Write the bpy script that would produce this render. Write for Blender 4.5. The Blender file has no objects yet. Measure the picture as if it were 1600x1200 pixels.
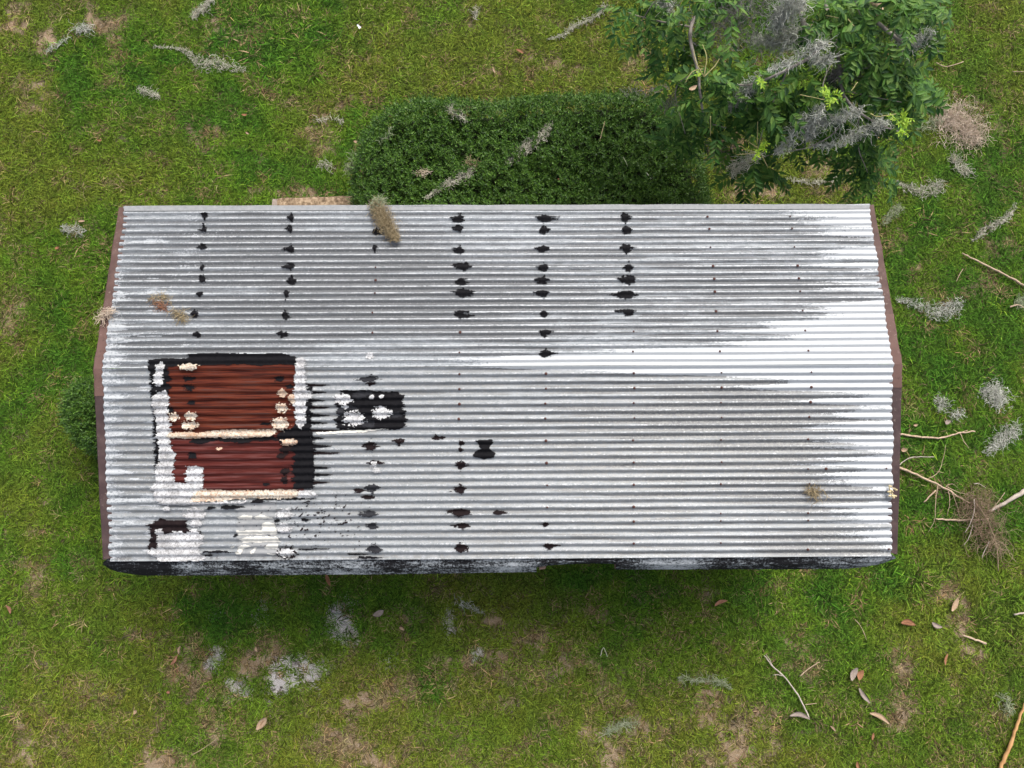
import bpy, math, random
import numpy as np
from mathutils import Vector

random.seed(7)
RNG = np.random.default_rng(11)
scn = bpy.context.scene
C = scn.collection

# ------------------------------------------------------------------ camera, sky, sun, exposure
CAM_H = 8.94
TILT = math.radians(6.6)
F = 1110.0                                   # focal length in pixels of a 1600 px wide picture
cam_d = bpy.data.cameras.new('camera')
cam_d.sensor_fit = 'HORIZONTAL'; cam_d.sensor_width = 36.0; cam_d.lens = 36.0 * F / 1600.0
cam_d.clip_end = 2000
cam = bpy.data.objects.new('camera', cam_d); C.objects.link(cam)
cam.location = (0, 0, CAM_H); cam.rotation_euler = (TILT, 0, 0)
scn.camera = cam

SUN_DIR = Vector((0.85, 1.65, 2.35)).normalized()   # towards the sun
w = bpy.data.worlds.new('World'); scn.world = w; w.use_nodes = True
nt = w.node_tree
sky = nt.nodes.new('ShaderNodeTexSky'); sky.sky_type = 'NISHITA'; sky.sun_disc = False
sky.sun_elevation = math.asin(SUN_DIR.z); sky.sun_rotation = math.atan2(SUN_DIR.x, SUN_DIR.y)
sky.air_density = 0.6; sky.dust_density = 5.0; sky.ozone_density = 1.0
bg = nt.nodes['Background']; bg.inputs['Strength'].default_value = 0.14
# thin even cloud: the sky's blue is washed out towards white
veil = nt.nodes.new('ShaderNodeHueSaturation'); veil.inputs['Saturation'].default_value = 0.55
nt.links.new(sky.outputs[0], veil.inputs['Color']); nt.links.new(veil.outputs[0], bg.inputs['Color'])
sun_d = bpy.data.lights.new('sun', 'SUN'); sun_d.energy = 1.3; sun_d.angle = math.radians(30); sun_d.color = (1.0, 0.965, 0.91)
sun = bpy.data.objects.new('sun', sun_d); C.objects.link(sun)
sun.rotation_euler = (-SUN_DIR).to_track_quat('-Z', 'Y').to_euler()
scn.view_settings.view_transform = 'Standard'; scn.view_settings.look = 'None'
scn.view_settings.exposure = 1.05; scn.view_settings.gamma = 1.0; scn.view_settings.use_curve_mapping = False
scn.cycles.max_bounces = 6; scn.cycles.diffuse_bounces = 3; scn.cycles.transmission_bounces = 2; scn.cycles.glossy_bounces = 2

# ------------------------------------------------------------------ helpers
ct, st = math.cos(TILT), math.sin(TILT)
def ray(u, v):
    dx = (np.asarray(u, float) - 800) / F; dy = -(np.asarray(v, float) - 600) / F
    dx, dy = np.broadcast_arrays(dx, dy)
    return np.stack([dx, ct * dy + st, st * dy - ct], -1)
def at(u, v, z):
    d = ray(u, v); t = (np.asarray(z) - CAM_H) / d[..., 2]
    p = d * t[..., None]; p[..., 2] += CAM_H
    return p
def proj(P):
    P = np.asarray(P, float); x = P[..., 0]; y = P[..., 1]; z = P[..., 2] - CAM_H
    yc = ct * y + st * z; zc = -st * y + ct * z
    return 800 + F * x / -zc, 600 - F * yc / -zc

def _hash(ix, iy, seed):
    h = (ix.astype(np.int64) * 374761393 + iy.astype(np.int64) * 668265263 + seed * 1442695041) & 0xffffffff
    h = ((h ^ (h >> 13)) * 1274126177) & 0xffffffff
    return ((h ^ (h >> 16)) & 0xffff) / 65535.0
def vn(x, y, seed=0):
    x, y = np.broadcast_arrays(np.asarray(x, float), np.asarray(y, float))
    ix = np.floor(x); iy = np.floor(y); fx = x - ix; fy = y - iy
    fx = fx * fx * (3 - 2 * fx); fy = fy * fy * (3 - 2 * fy)
    a = _hash(ix, iy, seed); b = _hash(ix + 1, iy, seed); c = _hash(ix, iy + 1, seed); d = _hash(ix + 1, iy + 1, seed)
    return (a * (1 - fx) + b * fx) * (1 - fy) + (c * (1 - fx) + d * fx) * fy
def fbm(x, y, seed=0, o=4):
    s = 0; a = .5; t = 0
    for k in range(o):
        s = s + a * vn(x * 2 ** k, y * 2 ** k, seed + 17 * k); t += a; a *= .55
    return s / t
def sm(x, a, b):
    t = np.clip((np.asarray(x, float) - a) / (b - a), 0, 1); return t * t * (3 - 2 * t)
def inpoly(x, y, poly):
    r = np.zeros(np.shape(x), bool); n = len(poly)
    for i in range(n):
        x1, y1 = poly[i]; x2, y2 = poly[(i + 1) % n]
        if y1 == y2: continue
        c = ((y1 > y) != (y2 > y)) & (x < (x2 - x1) * (y - y1) / (y2 - y1) + x1)
        r ^= c
    return r
def sdist(x, y, poly):
    best = np.full(np.shape(x), 1e9); n = len(poly)
    for i in range(n):
        a = np.array(poly[i], float); b = np.array(poly[(i + 1) % n], float); d = b - a
        t = np.clip(((x - a[0]) * d[0] + (y - a[1]) * d[1]) / (d @ d), 0, 1)
        best = np.minimum(best, np.hypot(x - a[0] - t * d[0], y - a[1] - t * d[1]))
    return np.where(inpoly(x, y, poly), best, -best)

def new_mesh(name, V, Fc, mat, smooth=False, attrs=None):
    """V (n,3); Fc: list of lists or int array (m,k)."""
    me = bpy.data.meshes.new(name)
    V = np.asarray(V, np.float32)
    if isinstance(Fc, np.ndarray):
        m, k = Fc.shape
        me.vertices.add(len(V)); me.vertices.foreach_set('co', V.ravel())
        me.loops.add(m * k); me.loops.foreach_set('vertex_index', Fc.astype(np.int32).ravel())
        me.polygons.add(m); me.polygons.foreach_set('loop_start', np.arange(0, m * k, k, dtype=np.int32))
        me.update(calc_edges=True)
    else:
        me.from_pydata([tuple(map(float, v)) for v in V], [], [list(map(int, f)) for f in Fc]); me.update()
    if smooth: me.polygons.foreach_set('use_smooth', np.ones(len(me.polygons), bool))
    if attrs:
        for k, a in attrs.items():
            at_ = me.attributes.new(k, 'FLOAT', 'POINT'); at_.data.foreach_set('value', np.asarray(a, np.float32).ravel())
    if mat: me.materials.append(mat)
    return me
def obj(name, me, parent=None, loc=None):
    o = bpy.data.objects.new(name, me); C.objects.link(o)
    if parent is not None: o.parent = parent
    if loc is not None: o.location = loc
    return o
def tag(o, label=None, cat=None, group=None, kind=None):
    if label: o['label'] = label
    if cat: o['category'] = cat
    if group: o['group'] = group
    if kind: o['kind'] = kind
    return o
def empty(name, loc, label, cat, group=None):
    o = bpy.data.objects.new(name, None); C.objects.link(o); o.location = loc; o.empty_display_size = .2
    return tag(o, label, cat, group)
def grid_faces(nr, nc):
    i = np.arange(nr * nc).reshape(nr, nc)
    return np.stack([i[:-1, :-1], i[:-1, 1:], i[1:, 1:], i[1:, :-1]], -1).reshape(-1, 4)
def box_mesh(name, lo, hi, mat):
    x0, y0, z0 = lo; x1, y1, z1 = hi
    V = [(x0,y0,z0),(x1,y0,z0),(x1,y1,z0),(x0,y1,z0),(x0,y0,z1),(x1,y0,z1),(x1,y1,z1),(x0,y1,z1)]
    return new_mesh(name, V, [(0,3,2,1),(4,5,6,7),(0,1,5,4),(1,2,6,5),(2,3,7,6),(3,0,4,7)], mat)

class MB:
    def __init__(s): s.V = []; s.Fc = []; s.n = 0
    def add(s, V, Fc):
        V = np.asarray(V, float); s.V.append(V); s.Fc += [[int(i) + s.n for i in f] for f in Fc]; s.n += len(V)
    def tube(s, pts, rad, k=6, jit=0.0, flat=1.0):
        pts = np.asarray(pts, float); n = len(pts)
        rad = np.broadcast_to(np.asarray(rad, float), (n,))
        T = np.gradient(pts, axis=0); T /= np.linalg.norm(T, axis=1)[:, None] + 1e-9
        ref = np.array([0, 0, 1.0]) if abs(T[:, 2]).mean() < .8 else np.array([1.0, 0, 0])
        N = np.cross(T, ref); N /= np.linalg.norm(N, axis=1)[:, None] + 1e-9; B = np.cross(N, T)
        a = np.linspace(0, 2 * np.pi, k, endpoint=False)
        r = rad[:, None] * (1 + jit * RNG.normal(size=(n, k)))
        V = pts[:, None, :] + r[..., None] * (np.cos(a)[None, :, None] * N[:, None, :] + flat * np.sin(a)[None, :, None] * B[:, None, :])
        Fc = []
        for i in range(n - 1):
            for j in range(k):
                j2 = (j + 1) % k
                Fc.append((i*k+j, i*k+j2, (i+1)*k+j2, (i+1)*k+j))
        Fc.append(tuple(range(k))[::-1]); Fc.append(tuple((n-1)*k + j for j in range(k)))
        s.add(V.reshape(-1, 3), Fc)
    def mesh(s, name, mat, smooth=False): return new_mesh(name, np.concatenate(s.V), s.Fc, mat, smooth)
def smooth_path(pts, per=6):
    P = np.asarray(pts, float); n = len(P)
    if n < 3:
        t = np.linspace(0, 1, per * (n - 1) + 1)[:, None]; return P[0] * (1 - t) + P[-1] * t
    Q = np.vstack([2*P[0]-P[1], P, 2*P[-1]-P[-2]]); out = []
    for i in range(n - 1):
        p0, p1, p2, p3 = Q[i:i+4]
        for t in np.linspace(0, 1, per, endpoint=False):
            out.append(.5*((2*p1)+(-p0+p2)*t+(2*p0-5*p1+4*p2-p3)*t*t+(-p0+3*p1-3*p2+p3)*t**3))
    out.append(P[-1]); return np.array(out)

# ------------------------------------------------------------------ materials
def mat(name):
    m = bpy.data.materials.new(name); m.use_nodes = True
    return m, m.node_tree, m.node_tree.nodes['Principled BSDF']
def node(nt, t, **kw):
    n = nt.nodes.new(t)
    for k, v in kw.items(): setattr(n, k, v)
    return n
def noise(nt, scale, detail=4, rough=.55, vec=None, scl=None):
    n = node(nt, 'ShaderNodeTexNoise'); n.inputs['Scale'].default_value = scale
    n.inputs['Detail'].default_value = detail; n.inputs['Roughness'].default_value = rough
    if vec is None: vec = node(nt, 'ShaderNodeTexCoord').outputs['Object']
    if scl:
        mp = node(nt, 'ShaderNodeMapping'); mp.inputs['Scale'].default_value = scl; nt.links.new(vec, mp.inputs[0]); vec = mp.outputs[0]
    nt.links.new(vec, n.inputs['Vector']); return n.outputs['Fac']
def ramp(nt, fac, stops):
    r = node(nt, 'ShaderNodeValToRGB'); e = r.color_ramp.elements
    while len(e) < len(stops): e.new(.5)
    for i, (p, c) in enumerate(stops):
        e[i].position = p; e[i].color = (*c, 1) if len(c) == 3 else c
    nt.links.new(fac, r.inputs[0]); return r.outputs[0]
def mixc(nt, fac, a, b, blend='MIX'):
    m = node(nt, 'ShaderNodeMix', data_type='RGBA', blend_type=blend)
    for i, x in ((0, fac), (6, a), (7, b)):
        if hasattr(x, 'links') or hasattr(x, 'is_linked'): nt.links.new(x, m.inputs[i])
        elif i == 0: m.inputs[0].default_value = x
        else: m.inputs[i].default_value = (*x, 1)
    return m.outputs[2]
def math_(nt, op, a, b=None, clamp=False):
    m = node(nt, 'ShaderNodeMath', operation=op, use_clamp=clamp)
    for i, x in ((0, a), (1, b)):
        if x is None: continue
        if hasattr(x, 'is_linked'): nt.links.new(x, m.inputs[i])
        else: m.inputs[i].default_value = x
    return m.outputs[0]
def bump(nt, bs, h, strength=.3, dist=.004):
    b = node(nt, 'ShaderNodeBump'); b.inputs['Strength'].default_value = strength; b.inputs['Distance'].default_value = dist
    nt.links.new(h, b.inputs['Height']); nt.links.new(b.outputs[0], bs.inputs['Normal'])
def attr(nt, name, kind='GEOMETRY'):
    a = node(nt, 'ShaderNodeAttribute', attribute_name=name, attribute_type=kind); return a
def simple(name, stops, scale=30, rough=.85, scl=None, metal=0, bmp=.3, dist=.004, detail=5):
    m, nt, bs = mat(name); f = noise(nt, scale, detail, .6, scl=scl)
    nt.links.new(ramp(nt, f, stops), bs.inputs['Base Color']); bs.inputs['Roughness'].default_value = rough
    bs.inputs['Metallic'].default_value = metal
    bs.inputs['Specular IOR Level'].default_value = (.08 if 'tar' in name or name.endswith('rust') else .22)
    if bmp: bump(nt, bs, f, bmp, dist)
    return m

def zinc_mat():
    m, nt, bs = mat('weathered_zinc'); L = nt.links
    d = attr(nt, 'dirt').outputs['Fac']; wh = attr(nt, 'oxide_lit').outputs['Fac']; ta = attr(nt, 'film').outputs['Fac']
    tc = node(nt, 'ShaderNodeTexCoord').outputs['Object']
    fine = noise(nt, 60, 5, .8, tc, (.7, 1, 1)); mid = noise(nt, 28, 5, .65, tc, (.35, 1, 1)); spk = noise(nt, 120, 3, .6, tc)
    grain = math_(nt, 'MULTIPLY', math_(nt, 'SUBTRACT', fine, .5), 2.0)
    clean = ramp(nt, math_(nt, 'ADD', mid, math_(nt, 'MULTIPLY', grain, .8)), [(.25, (.140,.155,.165)), (.5, (.215,.234,.248)), (.75, (.31,.333,.35))])
    df = ramp(nt, math_(nt, 'ADD', d, math_(nt, 'MULTIPLY', grain, 1.3)), [(.14, (0,)*3), (.72, (.95,)*3)])
    c = mixc(nt, df, clean, (.072,.076,.08))
    c = mixc(nt, math_(nt, 'MULTIPLY', ta, math_(nt, 'ADD', .45, math_(nt, 'MULTIPLY', grain, 2.2)), True), c, (.222,.222,.207))
    wf = ramp(nt, math_(nt, 'ADD', wh, math_(nt, 'MULTIPLY', grain, 1.5)), [(.44, (0,)*3), (.57, (.95,)*3)])
    c = mixc(nt, wf, c, (.385,.405,.415))
    c = mixc(nt, ramp(nt, spk, [(.62, (0,)*3), (.69, (.7,)*3)]), c, (.45,.45,.46))
    c = mixc(nt, ramp(nt, spk, [(.30, (.5,)*3), (.38, (0,)*3)]), c, (.095,.092,.095))
    L.new(c, bs.inputs['Base Color'])
    bs.inputs['Metallic'].default_value = .15
    L.new(ramp(nt, mid, [(.2, (.42,)*3), (.8, (.6,)*3)]), bs.inputs['Roughness'])
    bump(nt, bs, fine, .12, .001)
    return m
M = {}
M['zinc'] = zinc_mat()
M['rust'] = simple('dark_red_rust', [(.36, (.024,.007,.005)), (.45, (.052,.011,.007)), (.55, (.092,.021,.010)), (.64, (.062,.028,.023))], 7, .75, (.35, 7, 7), bmp=.2)
M['rust_dull'] = simple('dull_maroon_rust', [(.36, (.034,.008,.007)), (.5, (.066,.013,.010)), (.62, (.096,.036,.033))], 7, .72, (.35, 7, 7), bmp=.2)
M['tar'] = simple('black_tar', [(.3, (.004,.004,.005)), (.65, (.008,.0078,.009)), (.9, (.022,.022,.025))], 35, .8, bmp=.5)
M['tar_brown'] = simple('brown_black_tar', [(.3, (.008,.005,.0055)), (.7, (.014,.009,.009)), (.9, (.028,.019,.019))], 25, .8, bmp=.4)
M['tar_slate'] = simple('faded_slate_tar', [(.3, (.013,.013,.015)), (.7, (.028,.029,.033))], 45, .8, bmp=.5)
def white_mat(name, a, b, stain, amt):
    m, nt, bs = mat(name)
    f = noise(nt, 42, 6, .7); g = noise(nt, 130, 4, .7); s = noise(nt, 4.5, 4)
    c = ramp(nt, f, [(.3, a), (.6, b)])
    c = mixc(nt, ramp(nt, s, [(.44, (0,)*3), (.68, (amt,)*3)]), c, stain)
    v = node(nt, 'ShaderNodeTexVoronoi', feature='DISTANCE_TO_EDGE'); v.inputs['Scale'].default_value = 20
    mp = node(nt, 'ShaderNodeMapping'); mp.inputs['Scale'].default_value = (.7, 1.3, 1)
    ad = node(nt, 'ShaderNodeVectorMath', operation='ADD'); nz = node(nt, 'ShaderNodeTexNoise'); nz.inputs['Scale'].default_value = 20
    tc = node(nt, 'ShaderNodeTexCoord').outputs['Object']; nt.links.new(tc, nz.inputs['Vector'])
    sc = node(nt, 'ShaderNodeVectorMath', operation='SCALE'); sc.inputs['Scale'].default_value = .08
    nt.links.new(nz.outputs['Color'], sc.inputs[0]); nt.links.new(tc, ad.inputs[0]); nt.links.new(sc.outputs[0], ad.inputs[1])
    nt.links.new(ad.outputs[0], mp.inputs[0]); nt.links.new(mp.outputs[0], v.inputs['Vector'])
    crack = math_(nt, 'MULTIPLY', ramp(nt, v.outputs['Distance'], [(.0, (1,)*3), (.12, (0,)*3)]), ramp(nt, g, [(.42, (0,)*3), (.58, (1,)*3)]))
    c = mixc(nt, ramp(nt, noise(nt, 55, 5, .8), [(.40, (.85,)*3), (.50, (0,)*3)]), c, stain)
    c = mixc(nt, crack, c, (.09,.085,.08))
    nt.links.new(c, bs.inputs['Base Color']); bs.inputs['Roughness'].default_value = .75
    bump(nt, bs, f, .7, .006); return m
M['white'] = white_mat('white_sealant', (.32,.325,.325), (.55,.555,.56), (.19,.19,.19), .7)
M['cream'] = white_mat('rust_stained_sealant', (.36,.32,.26), (.58,.53,.44), (.32,.15,.06), .7)
M['offwhite'] = simple('old_offwhite_sealant', [(.3, (.42,.41,.37)), (.7, (.58,.57,.52))], 30, .7)
M['wash'] = simple('pale_overpaint', [(.3, (.18,.19,.195)), (.7, (.25,.255,.255))], 25, .7)
M['trim'] = simple('brown_painted_trim', [(.25, (.055,.031,.026)), (.5, (.082,.047,.039)), (.75, (.125,.08,.067))], 6, .7, (1, 1.2, 1), bmp=.1)
M['trim_dark'] = simple('dark_brown_trim', [(.25, (.034,.021,.021)), (.5, (.052,.033,.032)), (.8, (.09,.06,.055))], 6, .68, (1, 1.2, 1), bmp=.1)
M['trim_pink'] = simple('faded_brown_trim', [(.25, (.085,.047,.039)), (.6, (.118,.069,.057)), (.8, (.15,.093,.08))], 5, .75, bmp=.1)
for k_ in ('trim', 'trim_dark', 'trim_pink'):
    nt_ = M[k_].node_tree; bs_ = nt_.nodes['Principled BSDF']; src = bs_.inputs['Base Color'].links[0].from_socket
    c_ = mixc(nt_, ramp(nt_, noise(nt_, 26, 4, .7), [(.62, (0,)*3), (.70, (.7,)*3)]), src, (.24,.19,.16)); c_ = mixc(nt_, ramp(nt_, noise(nt_, 11, 5, .75), [(.32, (.6,)*3), (.45, (0,)*3)]), c_, (.035,.022,.02))
    nt_.links.new(c_, bs_.inputs['Base Color'])
M['screw'] = simple('rusty_screw', [(.3, (.045,.018,.014)), (.7, (.09,.038,.028))], 60, .7)
M['wood'] = simple('weathered_fascia_wood', [(.3, (.10,.065,.05)), (.7, (.20,.14,.11))], 12, .85, (1, 8, 8))
M['siding'] = simple('shed_siding', [(.3, (.30,.28,.25)), (.7, (.38,.36,.32))], 5, .8, (1, 1, .2))
def flash_mat():
    m, nt, bs = mat('tarred_flashing'); tc = node(nt, 'ShaderNodeTexCoord').outputs['Object']
    mp = node(nt, 'ShaderNodeMapping'); mp.inputs['Rotation'].default_value = (0, 0, -.5); mp.inputs['Scale'].default_value = (5, 26, 10)
    nt.links.new(tc, mp.inputs[0])
    a = noise(nt, 1.3, 8, .82, mp.outputs[0]); b = noise(nt, 1.1, 3, .5, tc, (1, .6, .6))
    s = math_(nt, 'ADD', a, math_(nt, 'MULTIPLY', math_(nt, 'SUBTRACT', b, .50), 1.0))
    s = math_(nt, 'ADD', s, math_(nt, 'MULTIPLY', math_(nt, 'SUBTRACT', noise(nt, 55, 4, .8, tc), .5), .8))
    c = ramp(nt, s, [(.44, (.006,.006,.007)), (.49, (.022,.023,.026)), (.55, (.13,.145,.155)), (.7, (.30,.32,.335))])
    nt.links.new(c, bs.inputs['Base Color']); bs.inputs['Roughness'].default_value = .8; bs.inputs['Specular IOR Level'].default_value = .15; bump(nt, bs, a, .3, .003); return m
M['flash'] = flash_mat()

def leaf_like(name, cols, rough=.5, trans=.25, attr_tint=False, inst=False, island=True, spec=.4):
    m, nt, bs = mat(name); L = nt.links
    if inst: base = attr(nt, 'gcol', 'INSTANCER').outputs['Color']
    else:
        g = node(nt, 'ShaderNodeNewGeometry').outputs['Random Per Island']
        base = ramp(nt, g, [(i / max(1, len(cols) - 1), c) for i, c in enumerate(cols)])
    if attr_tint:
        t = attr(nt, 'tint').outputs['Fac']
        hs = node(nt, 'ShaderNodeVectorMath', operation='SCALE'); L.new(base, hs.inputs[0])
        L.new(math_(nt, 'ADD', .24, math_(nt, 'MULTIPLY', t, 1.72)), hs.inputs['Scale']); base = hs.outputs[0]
    L.new(base, bs.inputs['Base Color']); bs.inputs['Roughness'].default_value = rough
    bs.inputs['Specular IOR Level'].default_value = spec
    if trans:
        tr = node(nt, 'ShaderNodeBsdfTranslucent'); L.new(base, tr.inputs['Color'])
        mx = node(nt, 'ShaderNodeMixShader'); mx.inputs[0].default_value = trans
        L.new(bs.outputs[0], mx.inputs[1]); L.new(tr.outputs[0], mx.inputs[2])
        L.new(mx.outputs[0], nt.nodes['Material Output'].inputs['Surface'])
    return m
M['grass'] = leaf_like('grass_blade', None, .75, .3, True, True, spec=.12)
M['hedge'] = leaf_like('hedge_leaf', [(.016,.045,.010), (.036,.098,.012), (.078,.175,.018), (.115,.215,.028), (.022,.062,.012)], .5, .15)
M['tree_leaf'] = leaf_like('tree_leaflet', [(.014,.050,.011), (.036,.108,.016), (.080,.182,.024), (.023,.072,.014), (.13,.225,.04)], .6, .25, spec=.22)
M['new_leaf'] = leaf_like('young_leaflet', [(.12,.27,.012), (.20,.37,.014), (.32,.46,.025)], .5, .3)
M['bark'] = simple('grey_bark', [(.3, (.11,.095,.08)), (.7, (.26,.235,.205))], 14, .9, (1, 1, 3))
M['twig'] = simple('green_brown_twig', [(.3, (.20,.19,.07)), (.7, (.34,.30,.14))], 20, .8)
M['cut'] = simple('pale_cut_wood', [(.3, (.36,.24,.15)), (.7, (.58,.43,.30))], 10, .85, (6, 1, 1))
def moss_mat(name, cols): return leaf_like(name, cols, .95, .15, spec=.1)
M['moss_grey'] = moss_mat('grey_moss', [(.24,.25,.205), (.44,.45,.385), (.70,.70,.63)])
M['moss_pale'] = moss_mat('pale_moss', [(.30,.29,.225), (.48,.465,.37), (.62,.60,.50)])
M['moss_green'] = moss_mat('green_grey_moss', [(.19,.235,.13), (.30,.34,.21), (.43,.46,.32)])
M['moss_tan'] = moss_mat('tan_moss', [(.36,.28,.205), (.58,.47,.365), (.76,.65,.53)])
M['moss_straw'] = moss_mat('straw_moss', [(.21,.165,.095), (.32,.255,.15), (.42,.35,.22)])
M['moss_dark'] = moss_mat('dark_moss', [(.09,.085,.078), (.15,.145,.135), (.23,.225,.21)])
M['brush'] = moss_mat('brown_twig_brush', [(.15,.10,.065), (.25,.18,.12), (.38,.29,.205)])
M['stick'] = simple('dry_stick', [(.25, (.26,.18,.115)), (.6, (.42,.32,.225)), (.85, (.55,.45,.35))], 16, .85, (3, 3, 3))
M['stick_grey'] = simple('grey_stick', [(.25, (.24,.20,.165)), (.7, (.46,.40,.34))], 16, .85)
M['stick_orange'] = simple('orange_stick', [(.25, (.33,.17,.065)), (.6, (.45,.26,.11)), (.85, (.50,.38,.27))], 6, .8)
M['leaf_tan'] = simple('dry_tan_leaf', [(.25, (.23,.15,.09)), (.7, (.37,.27,.175))], 30, .8)
M['leaf_brown'] = simple('dry_brown_leaf', [(.25, (.15,.07,.04)), (.7, (.28,.14,.085))], 30, .8)
M['leaf_orange'] = simple('dry_orange_leaf', [(.25, (.17,.075,.035)), (.7, (.27,.135,.07))], 30, .8)
M['leaf_grey'] = simple('grey_bark_flake', [(.25, (.17,.135,.11)), (.7, (.29,.24,.20))], 30, .8)
M['paper'] = simple('white_paper', [(.3, (.74,.76,.78)), (.7, (.84,.85,.86))], 30, .6)
M['lichen'] = simple('yellow_lichen', [(.3, (.30,.24,.12)), (.7, (.58,.50,.32))], 60, .95, bmp=.8)
M['slab'] = simple('sandy_slab', [(.35, (.10,.07,.042)), (.5, (.21,.15,.095)), (.62, (.33,.25,.165))], 24, .95, bmp=.8)

# ================================================================== GROUND
SAND = [(460,1060,38,27,1),(535,975,18,30,.8),(365,1070,20,14,.7),(520,955,16,12,.6),(335,1020,14,16,.55),(700,972,11,18,.7),(745,1016,8,9,.8),(425,1068,10,9,.9),(330,962,12,9,.5),(410,955,14,22,.35),(500,1040,30,20,.4),(610,1035,14,10,.3),(1445,920,12,8,.4)]
BARE = [(25,38,50,22,1),(70,62,20,22,1),(140,18,14,26,.8),(48,168,22,12,.8),(30,10,30,12,.6),(500,200,34,34,.65),(450,300,60,12,.85),(560,255,14,40,.6),(790,60,26,18,.5),(770,112,18,12,.6),(855,100,10,8,.5),(985,100,22,16,.5),(1002,75,14,26,.6),(900,110,22,10,.5),
 (1290,262,60,24,.9),(1190,300,60,14,.95),(1300,300,80,16,.6),(1400,250,25,20,.5),(1435,425,14,22,.8),(1480,475,14,16,.5),(1500,985,26,46,1),(1475,925,30,22,.8),(1520,1020,26,24,.9),(1205,915,22,14,.7),(1255,1005,16,9,.7),(1225,1000,12,10,.6),(860,940,12,12,.6),(775,970,18,14,.8),(1010,930,26,12,.5),
 (570,1100,50,26,.8),(620,1080,36,30,.6),(540,1160,55,35,.7),(590,1190,60,20,.8),(40,1180,40,22,.8),(70,1165,30,14,.7),(140,1080,40,30,.5),(250,1130,30,20,.5),(210,1000,26,20,.4),(75,782,20,12,.7),(60,832,14,12,.7),(100,840,10,10,.6),(50,880,30,14,.3),(880,1050,24,24,.5),(1300,1090,22,14,.6),(1380,1100,18,12,.6),(930,1150,30,18,.7),(1000,1140,40,20,.6),(1090,1120,30,16,.5),(780,1100,26,16,.5),(1090,1180,40,14,.5),(690,1075,26,24,.5),(1250,880,20,12,.6),(640,960,16,14,.6),(950,960,20,14,.45),(1180,850,40,14,.5),
 (130,660,20,12,.3),(1580,380,14,14,.5),(1560,780,24,14,.4),(1350,905,20,8,.4),(1130,70,40,40,.4),(480,250,20,14,.4),(640,30,18,10,.4),(860,30,24,12,.35)]
LUSH = [(430,60,120,60,.7),(230,90,60,50,.5),(200,380,120,60,.5),(60,480,80,80,.5),(330,960,60,40,.5),(680,1080,16,24,1),(670,1065,14,20,.8),(1420,700,60,60,.7),(1480,600,80,60,.6),(1420,900,60,40,.8),(1560,960,40,60,.7),(1290,930,24,20,.8),(1480,350,60,30,.6),(120,560,60,40,.4),(1440,820,40,40,.5),(850,900,100,20,.5),(1200,905,60,14,.5),(980,960,50,40,.4),(1330,940,40,30,.4)]
def blobs(u, v, lst, seed, wob=.75):
    r = np.zeros(np.shape(u)); nx = fbm(u / 26, v / 26, seed, 3) - .5
    for (cu, cv, a, b, s) in lst:
        d = np.hypot((u - cu) / a, (v - cv) / b) + nx * 2 * wob
        r = np.maximum(r, s * (1 - sm(d, .45, 1.25)))
    return r
def ground_maps(x, y):
    u, v = proj(np.stack([x, y, np.zeros_like(x)], -1))
    sand = blobs(u, v, [(a, b, c * 1.3, d * 1.3, e) for a, b, c, d, e in SAND], 3, 1.1)
    bare = blobs(u, v, BARE, 5)
    rnd = fbm(x * 1.7, y * 1.7, 21, 4)
    south = sm(v, 880, 1150)
    bare = np.maximum(bare, .75 * sm(rnd, .645 - .09 * south, .82 - .08 * south))
    lush = blobs(u, v, LUSH, 9)
    return u, v, sand, bare, lush

xs = np.concatenate([[-400, -120, -40, -16], np.arange(-9, 9.01, .07), [16, 40, 120, 400]])
ys = np.concatenate([[-400, -120, -40, -12], np.arange(-5.2, 8.21, .07), [16, 40, 120, 400]])
X, Y = np.meshgrid(xs, ys)
_, _, sandg, bareg, _ = ground_maps(X, Y)
Zg = (fbm(X * .9, Y * .9, 31, 3) - .5) * .03 * ((np.abs(X) < 9.1) & (Y > -5.3) & (Y < 8.3))
m, nt, bs = mat('lawn_soil'); tc = node(nt, 'ShaderNodeTexCoord').outputs['Object']
n1 = noise(nt, 9, 6, .7, tc); n2 = noise(nt, 90, 4, .7, tc)
soil = ramp(nt, n1, [(.3, (.055,.048,.022)), (.5, (.085,.072,.034)), (.7, (.12,.098,.052))])
thatch = ramp(nt, n2, [(.3, (.17,.122,.075)), (.55, (.29,.21,.135)), (.75, (.42,.315,.215))])
c = mixc(nt, attr(nt, 'bare').outputs['Fac'], soil, thatch)
sf = ramp(nt, math_(nt, 'ADD', attr(nt, 'sand').outputs['Fac'], math_(nt, 'MULTIPLY', math_(nt, 'SUBTRACT', n2, .5), 1.6)), [(.08, (0,)*3), (.55, (1,)*3)])
c = mixc(nt, sf, c, ramp(nt, n2, [(.3, (.20,.185,.17)), (.6, (.46,.44,.425))]))
far = ramp(nt, n1, [(.3, (.05,.08,.02)), (.7, (.10,.14,.035))])
c = mixc(nt, attr(nt, 'faraway').outputs['Fac'], c, far)
nt.links.new(c, bs.inputs['Base Color']); bs.inputs['Roughness'].default_value = .95; bs.inputs['Specular IOR Level'].default_value = .1
bump(nt, bs, n2, .6, .02)
faraway = np.maximum(sm(np.abs(X), 9.05, 12), np.maximum(sm(Y, 8.25, 11), sm(-Y, 5.25, 9)))
gm = new_mesh('ground', np.stack([X, Y, Zg], -1).reshape(-1, 3), grid_faces(*X.shape), m, True, {'sand': sandg, 'bare': bareg, 'faraway': faraway})
tag(obj('ground', gm), 'sandy soil and dry thatch of the lawn under the grass', None, None, 'structure')

# ================================================================== SHED
ZR, ZE = 2.60, 2.31
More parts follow.
